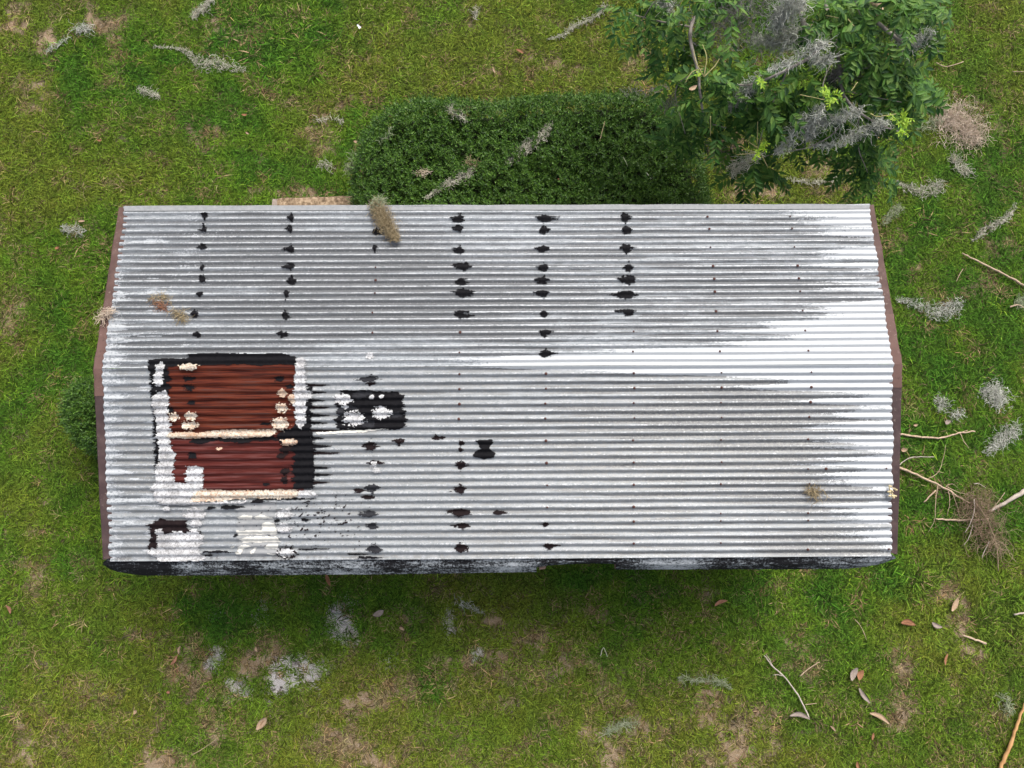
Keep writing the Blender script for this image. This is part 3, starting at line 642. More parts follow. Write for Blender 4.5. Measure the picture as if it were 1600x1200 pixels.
# ================================================================== SLAB STEP
A, B_ = at(425, 309, .10), at(552, 305, .10)
y0 = yu + .02
slab = empty('slab_step', ((A[0] + B_[0]) / 2, (A[1] + y0) / 2, 0), 'sandy tan slab step on the ground, mostly hidden under the far eave beside the hedge', 'step')
so = np.array(slab.location)
def slab_part(name, x0, x1, yb, yt0, yt1, z, mtl):
    n = 14; t = np.linspace(0, 1, n); V = []; Fc = []
    yt = yt0 * (1 - t) + yt1 * t + (vn(t * 11, 0, 3) - .5) * .02; x = x0 + (x1 - x0) * t
    for i in range(n): V += [(x[i], yb, 0), (x[i], yb, z), (x[i], yt[i] - .015, z), (x[i], yt[i], z - .015), (x[i], yt[i], 0)]
    for i in range(n - 1):
        for j in range(4): Fc.append((i*5+j, (i+1)*5+j, (i+1)*5+j+1, i*5+j+1))
    Fc += [(4,3,2,1,0), tuple((n-1)*5 + j for j in range(5))]
    obj(name, new_mesh(name, np.array(V) - so, Fc, mtl), slab)
slab_part('slab', A[0] + .07, B_[0], y0, A[1], B_[1], .10, M['slab'])
slab_part('edge_block', A[0], A[0] + .066, y0, A[1] - .005, A[1] - .005, .09, M['leaf_grey'])

# ================================================================== GRASS
def tuft(nblades, spread, lmin, lmax, wid, lean, seed, broad=False):
    r = np.random.default_rng(seed); V = []; Fc = []; T = []
    for b in range(nblades):
        a = r.uniform(0, 2*np.pi); rr = spread * math.sqrt(r.uniform()); x, y = rr*math.cos(a), rr*math.sin(a)
        L = r.uniform(lmin, lmax); th = r.uniform(0, 2*np.pi); d = np.array([math.cos(th), math.sin(th)]); s = np.array([-d[1], d[0]])
        ln = r.uniform(*lean); cv = r.uniform(-.5, .5); wv = wid * r.uniform(.6, 1.25); tint = r.uniform(0, 1) ** 1.2
        i0 = len(V); rows = 3
        for q in range(rows):
            t = q / rows; out = L * (ln * t + .25 * t * t); h = L * (1.0 - ln * .75) * (t - .35 * t * t) + .004
            c_ = np.array([x, y]) + d * out + s * cv * L * .3 * t * t
            ww = wv * (1 - .55 * t) * (.7 if q == 0 else 1)
            if broad: ww = wv * math.sin(math.pi * (.12 + .8 * t))
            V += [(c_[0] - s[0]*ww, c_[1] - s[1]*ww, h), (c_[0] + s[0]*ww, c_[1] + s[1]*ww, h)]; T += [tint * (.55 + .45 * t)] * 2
        t = 1.0; c_ = np.array([x, y]) + d * L * (ln + .25) + s * cv * L * .3; V.append((c_[0], c_[1], L * (1.0 - ln * .75) * .62 + .003)); T.append(tint)
        Fc += [(i0, i0+1, i0+3, i0+2), (i0+2, i0+3, i0+5, i0+4), (i0+4, i0+5, i0+6)]
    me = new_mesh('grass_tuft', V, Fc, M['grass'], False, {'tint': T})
    return bpy.data.objects.new('grass_tuft', me)
tufts = [tuft(16, .055, .05, .115, .0047, (.35, 1.0), 1), tuft(15, .05, .06, .135, .0050, (.45, 1.1), 2), tuft(14, .05, .07, .145, .0050, (.3, .9), 3),
         tuft(20, .06, .03, .07, .0038, (.6, 1.2), 4), tuft(13, .045, .09, .18, .0056, (.4, 1.0), 5), tuft(9, .04, .025, .05, .012, (.7, 1.1), 6, True)]
def gfield():
    st_ = .043
    gx, gy = np.meshgrid(np.arange(-10.4, 10.4, st_), np.arange(-6.4, 9.4, st_))
    x = (gx + RNG.uniform(-.5, .5, gx.shape) * st_ * 1.6).ravel(); y = (gy + RNG.uniform(-.5, .5, gy.shape) * st_ * 1.6).ravel()
    u, v, sand, bare, lush = ground_maps(x, y)
    inside = (x > xl - .02) & (x < xr + .02) & (y > yl - .02) & (y < yu + .02)
    slabm = (x > A[0] - .03) & (x < B_[0] + .03) & (y > y0) & (y < A[1] + .02)
    vis = ((u > -60) & (u < 1660) & (v > -60) & (v < 1260)) | (RNG.uniform(size=x.shape) < .6)
    dens = (.60 + .30 * fbm(x * 2.3, y * 2.3, 55, 3) + .25 * lush) * (1 - .62 * bare) * (1 - .72 * sm(sand, .2, .8))
    keep = (RNG.uniform(size=x.shape) < dens) & ~inside & ~slabm & vis
    x, y, u, v, bare, lush, sand = [a[keep] for a in (x, y, u, v, bare, lush, sand)]; n = len(x)
    big = fbm(x * .55, y * .55, 71, 3); mid = fbm(x * 2.6, y * 2.6, 73, 3); r = RNG.uniform(size=n)
    green = np.array([.108, .198, .016]); deep = np.array([.054, .145, .013]); yel = np.array([.165, .205, .025]); dry = np.array([.28, .21, .105]); lime = np.array([.17, .28, .025])
    south = sm(v, 900, 1150); right = sm(u, 1150, 1450)
    f1 = np.clip(sm(mid, .44, .62) * .8 + lush * .7 , 0, 1)[:, None]; f2 = np.clip(sm(big, .42, .66) * .75 + .35 * south - .6 * lush, 0, 1)[:, None]
    c_ = green * (1 - f1) + deep * f1; c_ = c_ * (1 - f2) + yel * f2
    pd = .035 + .58 * bare + .10 * sm(mid, .55, .35) + .07 * south
    isdry = (RNG.uniform(size=n) < pd)[:, None]
    c_ = np.where(isdry, dry * RNG.uniform(.55, 1.15, (n, 1)), c_)
    dusty = RNG.uniform(size=n) < .40 * sm(sand, .1, .6); c_[dusty] = np.array([.36, .345, .31]) * RNG.uniform(.6, 1.1, (int(dusty.sum()), 1))
    isl = (~isdry[:, 0]) & ~dusty & (r < .035); c_[isl] = lime
    c_ = c_ * RNG.uniform(.78, 1.2, (n, 1)) * (1 + RNG.normal(0, .06, (n, 3)))
    idx = RNG.choice([0, 1, 2, 3], n, p=[.3, .3, .2, .2]); idx[(lush > .5) & (RNG.uniform(size=n) < .35)] = 4
    idx[dusty] = 3
    idx[(RNG.uniform(size=n) < .07 + .06 * south)] = 5
    sc = RNG.uniform(.75, 1.25, n) * (1 + .25 * lush - .2 * bare)
    z = (fbm(x * .9, y * .9, 31, 3) - .5) * .03 - .003
    return np.stack([x, y, z], -1), np.clip(c_, .005, .9), idx, sc, RNG.uniform(0, 6.283, n)
gp, gc, gi, gs, gr = gfield()
print('tufts', len(gp))
gme = bpy.data.meshes.new('grass'); gme.vertices.add(len(gp)); gme.vertices.foreach_set('co', gp.astype(np.float32).ravel()); gme.update()
a_ = gme.attributes.new('gcol', 'FLOAT_COLOR', 'POINT'); a_.data.foreach_set('color', np.concatenate([gc, np.ones((len(gc), 1))], 1).astype(np.float32).ravel())
a_ = gme.attributes.new('gidx', 'INT', 'POINT'); a_.data.foreach_set('value', gi.astype(np.int32))
a_ = gme.attributes.new('gscl', 'FLOAT', 'POINT'); a_.data.foreach_set('value', gs.astype(np.float32))
rv = np.zeros((len(gp), 3), np.float32); rv[:, 2] = gr
a_ = gme.attributes.new('grot', 'FLOAT_VECTOR', 'POINT'); a_.data.foreach_set('vector', rv.ravel())
grass = tag(obj('grass', gme), 'short mown green grass with dry brown patches all over the lawn', None, None, 'stuff')
ng = bpy.data.node_groups.new('grass_scatter', 'GeometryNodeTree')
ng.interface.new_socket('Geometry', in_out='INPUT', socket_type='NodeSocketGeometry'); ng.interface.new_socket('Geometry', in_out='OUTPUT', socket_type='NodeSocketGeometry')
gin = ng.nodes.new('NodeGroupInput'); gout = ng.nodes.new('NodeGroupOutput')
g2i = ng.nodes.new('GeometryNodeGeometryToInstance')
for t_ in reversed(tufts):
    oi = ng.nodes.new('GeometryNodeObjectInfo'); oi.inputs['Object'].default_value = t_; oi.inputs['As Instance'].default_value = False
    ng.links.new(oi.outputs['Geometry'], g2i.inputs[0])
iop = ng.nodes.new('GeometryNodeInstanceOnPoints'); iop.inputs['Pick Instance'].default_value = True
def gattr(name, ty):
    n_ = ng.nodes.new('GeometryNodeInputNamedAttribute'); n_.data_type = ty; n_.inputs['Name'].default_value = name
    return [o for o in n_.outputs if o.name == 'Attribute' and o.enabled][0]
ng.links.new(gin.outputs[0], iop.inputs['Points']); ng.links.new(g2i.outputs[0], iop.inputs['Instance'])
ng.links.new(gattr('gidx', 'INT'), iop.inputs['Instance Index']); ng.links.new(gattr('gscl', 'FLOAT'), iop.inputs['Scale'])
e2r = ng.nodes.new('FunctionNodeEulerToRotation'); ng.links.new(gattr('grot', 'FLOAT_VECTOR'), e2r.inputs[0]); ng.links.new(e2r.outputs[0], iop.inputs['Rotation'])
ng.links.new(iop.outputs[0], gout.inputs[0])
grass.modifiers.new('scatter', 'NODES').node_group = ng

# ================================================================== HEDGE, SHRUB
def bush(name, poly_px, ztop, label, cat, nspr, seed, base_z=0.0, round_=.24):
    r = np.random.default_rng(seed)
    W = np.array([at(u, v, ztop) for (u, v) in poly_px])[:, :2]
    lo, hi = W.min(0), W.max(0); P = r.uniform(lo, hi, (nspr * 3, 2)); 
    d = sdist(P[:, 0], P[:, 1], [tuple(p) for p in W])
    d = d + .03 + (fbm(P[:, 0] * 3, P[:, 1] * 3, seed, 3) - .5) * .08
    ok = d > 0; P = P[ok][:nspr]; d = d[ok][:nspr]
    prof = np.sqrt(np.clip(1 - (1 - np.clip(d / round_, 0, 1)) ** 2, 0, 1))
    z = base_z + (ztop - base_z) * (.18 + .82 * prof) + (fbm(P[:, 0] * 5, P[:, 1] * 5, seed + 3, 3) - .5) * .16 - r.uniform(0, 1, len(P)) ** 2 * .10 - .10 * sm(vn(P[:, 0] * 22, P[:, 1] * 14, seed + 6), .55, .35)
    cen = W.mean(0)
    root = empty(name, (cen[0], cen[1], 0), label, cat); ro = np.array([cen[0], cen[1], 0])
    NL_ = 11; n = len(P); k_ = np.arange(NL_)
    # gradient (outward tilt)
    e = .03; W_ = [tuple(p) for p in W]
    gx = (sdist(P[:, 0] + e, P[:, 1], W_) - sdist(P[:, 0] - e, P[:, 1], W_)) / (2*e); gy = (sdist(P[:, 0], P[:, 1] + e, W_) - sdist(P[:, 0], P[:, 1] - e, W_)) / (2*e)
    tilt = (1 - prof)[:, None] * -np.stack([gx, gy], -1)
    ax = np.concatenate([tilt + r.normal(0, .38, (n, 2)), np.full((n, 1), .9)], 1); ax /= np.linalg.norm(ax, axis=1)[:, None]
    base = np.concatenate([P, z[:, None]], 1)
    hgt = r.uniform(.06, .12, n)
    Vs = []; 
    ref = np.array([1.0, 0, 0]); sx = np.cross(ax, ref); sx /= np.linalg.norm(sx, axis=1)[:, None]; sy = np.cross(ax, sx)
    for j in range(NL_):
        t = j / (NL_ - 1); ang = j * 2.4 + r.uniform(0, 6.28, n)
        dirr = np.cos(ang)[:, None] * sx + np.sin(ang)[:, None] * sy
        b0 = base + ax * (hgt * t)[:, None]
        ld = dirr * (1 - .55 * t) + ax * (.35 + .7 * t); ld /= np.linalg.norm(ld, axis=1)[:, None]
        sw = np.cross(ld, ax); sw /= np.linalg.norm(sw, axis=1)[:, None] + 1e-9
        ll = r.uniform(.020, .034, n)[:, None] * (1.1 - .25 * t); wd = ll * .24
        Vs.append(np.stack([b0, b0 + ld * ll * .5 - sw * wd, b0 + ld * ll, b0 + ld * ll * .5 + sw * wd], 1))
    V = np.stack(Vs, 1).reshape(-1, 3) - ro
    Fc = np.arange(len(V)).reshape(-1, 4)
    fo = obj('foliage', new_mesh('foliage', V, Fc, M['hedge']), root); fo['kind'] = 'stuff'
    mb = MB()
    for i in range(14):
        q = P[r.integers(0, n)]; zt = ztop * .75
        mb.tube(smooth_path([(q[0]*.8+cen[0]*.2, q[1]*.8+cen[1]*.2, 0), (q[0]*.9+cen[0]*.1, q[1]*.9+cen[1]*.1, zt*.5), (q[0], q[1], zt*.9)], 3), np.linspace(.018, .006, 7), 5)
    me = mb.mesh('stems', M['bark']); me.transform(__import__('mathutils').Matrix.Translation(Vector(-ro))); so_ = obj('stems', me, root); so_['kind'] = 'stuff'
    # dark hull hiding the ground; the bush's inner shade is put into its colour
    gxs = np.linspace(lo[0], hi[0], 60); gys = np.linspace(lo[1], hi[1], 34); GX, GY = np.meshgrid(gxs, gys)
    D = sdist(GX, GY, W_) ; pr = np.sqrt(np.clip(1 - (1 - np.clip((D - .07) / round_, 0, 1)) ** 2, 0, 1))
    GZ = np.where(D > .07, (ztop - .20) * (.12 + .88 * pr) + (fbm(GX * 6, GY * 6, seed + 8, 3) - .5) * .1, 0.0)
    keep = (D > .05).ravel(); idx = grid_faces(*GX.shape); idx = idx[keep[idx].all(1)]
    used, inv = np.unique(idx, return_inverse=True)
    obj('shade_hull', new_mesh('shade_hull', np.stack([GX, GY, GZ], -1).reshape(-1, 3)[used] - ro, inv.reshape(-1, 4), M['inner'], True), root)
    return root
M['inner'] = simple('inner_shade', [(.3, (.010,.014,.007)), (.6, (.022,.030,.012)), (.8, (.035,.045,.018))], 40, 1.0, bmp=1.0, dist=.03)  # near-black tone paints the shade inside the bush
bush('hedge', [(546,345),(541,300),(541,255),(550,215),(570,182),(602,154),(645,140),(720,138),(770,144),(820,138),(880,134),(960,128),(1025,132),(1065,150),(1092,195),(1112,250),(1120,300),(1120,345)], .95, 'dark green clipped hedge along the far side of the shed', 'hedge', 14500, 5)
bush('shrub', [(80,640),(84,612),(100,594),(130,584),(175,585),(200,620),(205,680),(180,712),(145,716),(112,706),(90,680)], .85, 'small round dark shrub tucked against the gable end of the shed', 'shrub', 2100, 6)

# ================================================================== SPANISH MOSS
def strands(path, widths, n, seed, length=(.05, .13), rad=.0029, zmin=None, along=.75, flat=.5, segs=7):
    r = np.random.default_rng(seed); P = smooth_path(path, 10); m_ = len(P)
    t = r.uniform(0, 1, n); i = t * (m_ - 1); i0 = np.clip(i.astype(int), 0, m_ - 2); fr = (i - i0)[:, None]
    c = P[i0] * (1 - fr) + P[i0 + 1] * fr; T = P[i0 + 1] - P[i0]; T /= np.linalg.norm(T, axis=1)[:, None] + 1e-9
    wd = np.interp(t, np.linspace(0, 1, len(widths)), widths)
    offv = r.normal(0, .45, (n, 3)) * wd[:, None]; offv[:, 2] *= flat
    p = c + offv; d = along * T * r.choice([-1, 1], n)[:, None] + r.normal(0, .6, (n, 3)) * np.array([1, 1, flat]); d /= np.linalg.norm(d, axis=1)[:, None]
    L = r.uniform(*length, n) * np.clip(wd / max(widths), .35, 1); pts = [p]
    for s in range(segs):
        d = d + r.normal(0, .48, (n, 3)) * np.array([1, 1, flat]); d /= np.linalg.norm(d, axis=1)[:, None]
        p = p + d * (L / segs)[:, None]; pts.append(p)
    pts = np.stack(pts, 1)
    if zmin is not None: pts[..., 2] = zmin + np.abs(pts[..., 2] - zmin)
    k_ = 3; T2 = np.gradient(pts, axis=1); T2 /= np.linalg.norm(T2, axis=2)[..., None] + 1e-9
    N1 = np.cross(T2, np.array([.3, .2, .93])); N1 /= np.linalg.norm(N1, axis=2)[..., None] + 1e-9; N2 = np.cross(T2, N1)
    rr = (rad * r.uniform(.6, 1.3, n))[:, None] * np.linspace(1, .5, segs + 1)[None, :]
    a = np.arange(3) * 2 * np.pi / 3
    V = pts[:, :, None, :] + rr[..., None, None] * (np.cos(a)[None, None, :, None] * N1[:, :, None, :] + np.sin(a)[None, None, :, None] * N2[:, :, None, :])
    q = np.arange(n * (segs + 1) * 3).reshape(n, segs + 1, 3)
    Fc = np.stack([q[:, :-1, :], np.roll(q, -1, 2)[:, :-1, :], np.roll(q, -1, 2)[:, 1:, :], q[:, 1:, :]], -1).reshape(-1, 4)
    return V.reshape(-1, 3), Fc
def moss(pp, widths, n, mtl, label, group, seed, name='spanish_moss', cat='moss', **kw):
    path = np.array([at(u, v, z) for (u, v, z) in pp]); c = path.mean(0); n = int(n * .6)
    V, Fc = strands(path, widths, n, seed, **kw)
    o = obj(name, new_mesh(name, V - c, Fc, M[mtl]), None, Vector(c))
    return tag(o, label, cat, group)
GL = 'spanish moss fallen on the lawn'; GT = 'spanish moss hanging in the tree'; GH = 'spanish moss lying on the hedge'
z0 = .05
def gm_(pts, w, n, mtl, label, seed, **kw): return moss([(u, v, z0) for (u, v) in pts], w, n, mtl, label, GL, seed, zmin=.012, flat=.28, **kw)
gm_([(333,-6),(322,10),(308,20),(302,28)], [.04,.07,.06,.025], 380, 'moss_pale', 'pale moss clump at the top edge of the lawn above the long wavy strand', 1)
gm_([(240,73),(272,75),(292,80),(305,92),(318,100),(340,98),(358,104),(384,110)], [.015,.025,.05,.09,.09,.13,.09,.03], 850, 'moss_pale', 'long wavy pale moss strand on the lawn, thick in the middle', 2)
gm_([(217,139),(232,145),(252,152)], [.05,.06,.02], 170, 'moss_pale', 'small pale moss tuft just below the long wavy strand', 3)
gm_([(116,47),(130,43),(142,46)], [.06,.09,.05], 230, 'moss_grey', 'grey moss tuft beside the bare brown patch in the corner of the lawn', 4)
gm_([(72,80),(90,70),(108,58)], [.02,.03,.02], 90, 'moss_grey', 'thin grey moss wisp trailing from the tuft by the bare corner patch', 5)
gm_([(97,358),(112,358),(128,364)], [.05,.09,.05], 190, 'moss_grey', 'faint grey moss tuft in green grass left of the roof corner', 6)
gm_([(946,6),(935,22),(912,34),(895,42),(880,54),(855,62)], [.05,.03,.045,.03,.035,.015], 430, 'moss_pale', 'thin diagonal moss strand on the lawn above the hedge, reaching the tree', 7)
gm_([(498,255),(512,258),(520,264)], [.04,.07,.03], 110, 'moss_pale', 'faint pale moss wisp on dry grass left of the hedge', 8)
gm_([(492,187),(515,186),(538,189)], [.02,.025,.015], 80, 'moss_pale', 'thin straight moss wisp on dry grass above the hedge corner', 9)
gm_([(1432,203),(1460,190),(1482,180)], [.06,.12,.12], 420, 'moss_green', 'greenish moss tail leading to the big beige clump right of the tree', 10)
gm_([(1470,188),(1490,182),(1500,197),(1512,208),(1524,214)], [.12,.26,.34,.28,.14], 2300, 'moss_tan', 'big beige moss clump on the lawn right of the tree', 11, length=(.08,.2))
gm_([(1489,246),(1498,258),(1514,271)], [.05,.10,.07], 330, 'moss_pale', 'small pale moss clump below the big beige clump', 12)
gm_([(1402,285),(1420,293),(1440,298),(1458,295),(1470,288)], [.03,.07,.10,.12,.06], 640, 'moss_pale', 'pale crescent of moss near the far right roof corner', 13)
gm_([(1405,322),(1395,334),(1380,350)], [.06,.07,.03], 260, 'moss_green', 'greenish moss wisp touching the right rake of the roof', 14)
gm_([(1586,318),(1578,335),(1560,347),(1540,360),(1520,376)], [.02,.03,.045,.05,.02], 380, 'moss_pale', 'long curved pale moss strand at the right edge of the lawn', 15)
gm_([(1400,468),(1425,472),(1450,484),(1470,488),(1485,482),(1502,472)], [.03,.06,.10,.12,.11,.07], 850, 'moss_grey', 'wide grey crescent of moss right of the upper roof', 16)
gm_([(1538,616),(1552,612),(1562,620),(1556,628)], [.11,.15,.14,.09], 1000, 'moss_grey', 'round grey moss clump right of the ridge end', 17)
gm_([(1465,622),(1474,630),(1470,638)], [.06,.09,.05], 220, 'moss_grey', 'small grey moss tuft left of the round grey clump', 18)
gm_([(1488,648),(1504,646)], [.07,.05], 120, 'moss_grey', 'faint grey moss wisp below the small grey tuft', 19)
gm_([(1590,668),(1572,680),(1558,692),(1545,706)], [.09,.12,.10,.06], 640, 'moss_grey', 'slanting grey moss clump above the dry branches', 20)
gm_([(1062,1060),(1085,1063),(1110,1062),(1128,1066),(1142,1076)], [.03,.04,.045,.04,.015], 300, 'moss_green', 'thin green moss strand on the lawn below the shed', 21)
gm_([(945,1146),(958,1138),(975,1132),(996,1132)], [.03,.04,.045,.04], 260, 'moss_green', 'short green moss wisp near the bottom edge of the lawn', 22)
gm_([(712,940),(735,948),(755,958)], [.05,.04,.02], 120, 'moss_grey', 'faint moss wisp in the shade below the near eave', 23)
gm_([(1564,1085),(1574,1100),(1576,1118)], [.06,.07,.04], 170, 'moss_green', 'dull green moss tuft beside the long orange stick', 24)
gm_([(1230,280),(1262,284),(1290,283),(1312,277)], [.02,.03,.04,.03], 260, 'moss_pale', 'thin moss line on brown ground beyond the far eave under the tree', 25)
gm_([(1590,475),(1600,466)], [.06,.08], 170, 'moss_green', 'greenish moss clump cut by the right edge near the short sticks', 26)
gm_([(742,26),(744,14)], [.03,.04], 70, 'moss_pale', 'tiny moss tuft on the lawn between paper scrap and tree', 27)
hz = .97
def hm_(pts, w, n, mtl, label, seed): return moss([(u, v, hz) for (u, v) in pts], w, n, mtl, label, GH, seed, flat=.3, length=(.04,.1))
hm_([(860,192),(850,208),(832,222),(812,238),(790,258)], [.03,.05,.07,.06,.03], 1300, 'moss_pale', 'long pale moss strand slanting across the middle of the hedge', 41)
hm_([(738,266),(725,274),(705,284),(685,296),(664,310)], [.06,.08,.05,.035,.02], 850, 'moss_pale', 'pale moss strand trailing down from a brown tuft on the hedge', 42)
hm_([(730,252),(738,256),(742,262)], [.05,.08,.05], 220, 'moss_straw', 'brown dry tuft at the head of a moss strand on the hedge', 43)
hm_([(702,167),(714,176),(728,190)], [.06,.07,.02], 240, 'moss_pale', 'short pale moss tuft near the far side of the hedge', 44)
hm_([(610,200),(606,212),(592,220)], [.015,.02,.015], 70, 'moss_green', 'fine green moss thread on the left part of the hedge', 45)
hm_([(655,270),(664,268)], [.05,.06], 110, 'moss_tan', 'small tan moss dab on the hedge near the eave', 46)
moss([(543,268,.5),(550,256,.62),(560,250,.75),(572,262,.85)], [.05,.10,.11,.04], 420, 'moss_green', 'pale green moss clump on the left end of the hedge', GH, 47)
hm_([(970,142),(1000,144),(1030,138),(1045,136)], [.05,.09,.06,.03], 300, 'moss_dark', 'dark grey moss along the far corner of the hedge by the tree', 48)
def thin(name, pts, r0, r1, z, mtl, label, cat, group=None, fork=None, k=6, flat=1.0):
    P0 = [at(u, v, z) for (u, v) in pts]; c = np.mean(P0, 0); mb = MB()
    P = smooth_path(P0, 5) - c; P = P + RNG.normal(0, r0 * .25, P.shape)
    mb.tube(P, np.linspace(r0, r1, len(P)), k, .12, flat); root = obj(name, mb.mesh(name, M[mtl], True), None, Vector(c)); tag(root, label, cat, group)
    for f in (fork or []):
        mb2 = MB(); fp, fr0, fr1 = f; Q = smooth_path([at(u, v, z + dz) for (u, v, dz) in fp], 4) - c
        mb2.tube(Q + RNG.normal(0, fr0 * .3, Q.shape), np.linspace(fr0, fr1, len(Q)), 5, .1); obj('twig', mb2.mesh('twig', M[mtl], True), root)
    return root
GHs = 'dry straws on the hedge'
thin('straw', [(945,190),(941,204),(937,221)], .006, .004, hz + .02, 'moss_straw', 'upright pale straw on the dark right part of the hedge', 'straw', GHs)
thin('straw', [(974,246),(981,260)], .005, .003, hz + .02, 'moss_green', 'short grey straw on the hedge, left of a pale leaf flake', 'straw', GHs)
thin('straw', [(1010,270),(1018,280)], .006, .004, hz + .02, 'moss_grey', 'short pale straw on the right end of the hedge', 'straw', GHs)

# moss and straw on the roof
def roof_pt(u, v, off=.02):
    s_ = UP if side(u, v) else LO; x, f = s_.hit(np.array(float(u)), np.array(float(v))); return s_.P(x, f, off)
def roof_moss(pts, w, n, mtl, label, seed, off=.03, name='spanish_moss', cat='moss', flat=.5, **kw):
    path = np.array([roof_pt(u, v, off) for (u, v) in pts]); c = path.mean(0); V, Fc = strands(path, w, n, seed, flat=flat, **kw)
    lim = (V[:, :, None] if False else V); nrm = UP.n if pts[0][1] < 572 else LO.n
    h = (V - path[0]) @ nrm; V = V + np.where(h < -.012, -.012 - h, 0)[:, None] * nrm
    return tag(obj(name, new_mesh(name, V - c, Fc, M[mtl]), None, Vector(c)), label, cat)
roof_moss([(588,323),(594,334),(600,346),(608,360),(614,370),(622,379)], [.06,.085,.095,.08,.065,.03], 1900, 'moss_straw', 'thick straw coloured moss clump lying over the far eave of the roof', 61, .045, length=(.04,.09), rad=.0022, along=.3)
roof_moss([(584,330),(592,322),(600,320)], [.04,.06,.04], 260, 'moss_green', 'grey green moss tips at the eave end of the straw clump', 62, .05, length=(.04,.08))
roof_moss([(236,468),(252,466),(264,470)], [.03,.05,.03], 60, 'moss_straw', 'few pale straws on the upper left roof', 63, .014, 'straw_litter', 'straw', .1, along=.9)
roof_moss([(244,478),(258,482)], [.03,.03], 40, 'leaf_brown', 'few brown straws just below the pale straws on the roof', 64, .014, 'straw_litter', 'straw', .1, along=.9)
roof_moss([(275,492),(290,500)], [.05,.04], 70, 'moss_straw', 'thin straw scatter lower on the upper left roof', 65, .014, 'straw_litter', 'straw', .1, along=.9)
roof_moss([(1262,764),(1270,768),(1276,774)], [.04,.06,.04], 90, 'moss_straw', 'faint straw smudge on the right of the lower roof', 66, .014, 'straw_litter', 'straw', .1)
roof_moss([(160,500),(170,492),(178,490)], [.04,.05,.03], 120, 'moss_tan', 'tan straw tuft caught at the left rake', 67, .03, 'straw_litter', 'straw', .4)
def lump(name, cpt, n, size, mtl, label, cat, seed):
    r = np.random.default_rng(seed); mb = MB(); c = np.array(cpt)
    for i in range(n):
        q = r.normal(0, 1, 3) * np.array([.32, .55, .15]) * size; q[2] = abs(q[2]); V, Fc = dome(size * r.uniform(.12, .26), size * .2, 6); mb.add(np.array(V) * np.array([1, r.uniform(.6, 1.2), 1]) + q, Fc)
    o = obj(name, mb.mesh(name, M[mtl], True), None, Vector(c)); o['kind'] = 'thing'; return tag(o, label, cat)
lump('lichen', roof_pt(1390, 767, .02), 26, .06, 'lichen', 'crusty yellow lichen clump on the right rake of the roof', 'lichen', 5)
thin('straw', [(843,667),(846,659)], .006, .004, 0, 'leaf_tan', 'x', 'straw') if False else None

# ================================================================== TREE
tb = at(1225, -190, 0)
tree = empty('tree', (tb[0], tb[1], 0), 'leafy tree with feather shaped leaves and hanging grey moss beyond the hedge', 'tree')
to = np.array([tb[0], tb[1], 0])
def limb(name, pts, r0, r1, mtl='bark', k=7, par=tree, lab=None):
    P = smooth_path([np.array(p) for p in pts], 6) - to; P = P + RNG.normal(0, r0 * .12, P.shape); mb = MB()
    mb.tube(P, np.linspace(r0, r1, len(P)), k, .06); o = obj(name, mb.mesh(name, M[mtl], True), par)
    if lab: o['label'] = lab
    return o
DZ = .75
tz = lambda u, v, z: at(u, v, z - DZ)
fork0 = np.array([tb[0] + .05, tb[1] - .1, 1.7])
limb('trunk', [tb - np.array([0, 0, .05]), tb + np.array([.03, 0, .9]), fork0, (tb[0] + .12, tb[1] - .05, 3.4), (tb[0] + .2, tb[1] + .2, 4.6)], .17, .05, k=10)
LIMBS = [
 ([fork0, tz(1262,-20,3.3), tz(1288,40,3.7), tz(1280,72,3.75), tz(1222,105,3.65), tz(1175,122,3.5), tz(1120,118,3.4)], .06, .006),
 ([fork0, tz(1300,-30,3.2), tz(1318,60,3.5), tz(1325,130,3.45), tz(1352,165,3.4), tz(1395,190,3.3), tz(1425,200,3.2)], .055, .005),
 ([tz(1345,158,3.42), tz(1310,200,3.25), tz(1270,222,3.15), tz(1225,230,3.05), tz(1188,240,2.95)], .016, .004),
 ([fork0, tz(1340,-40,3.3), tz(1390,28,3.8), tz(1430,58,3.7), tz(1455,62,3.6), tz(1480,70,3.5)], .05, .005),
 ([fork0, tz(1130,-40,3.2), tz(1085,30,3.5), tz(1095,100,3.5), tz(1102,160,3.3), tz(1112,182,3.2), tz(1140,190,3.1)], .05, .005),
 ([tz(1085,30,3.5), tz(1030,20,3.4), tz(985,8,3.3)], .022, .004),
 ([tz(1118,-30,3.2), tz(1040,-20,3.5), tz(1000,30,3.3)], .022, .004),
 ([tz(1240,95,3.67), tz(1215,150,3.4), tz(1200,190,3.2), tz(1188,235,3.0)], .016, .004),
 ([tz(1325,130,3.45), tz(1370,140,3.4), tz(1420,150,3.3)], .016, .004),
 ([tz(1352,165,3.4), tz(1350,220,3.0), tz(1365,262,2.8)], .014, .004),
 ([tz(1095,100,3.5), tz(1060,130,3.3), tz(1075,200,3.0)], .014, .004),
 ([tz(1318,60,3.5), tz(1295,120,3.6), tz(1297,150,3.5)], .014, .004),
]
for pts, a, b in LIMBS: limb('limb', [np.array(q) - np.array([0, 0, .12]) for q in pts], a * .5, b * .8)
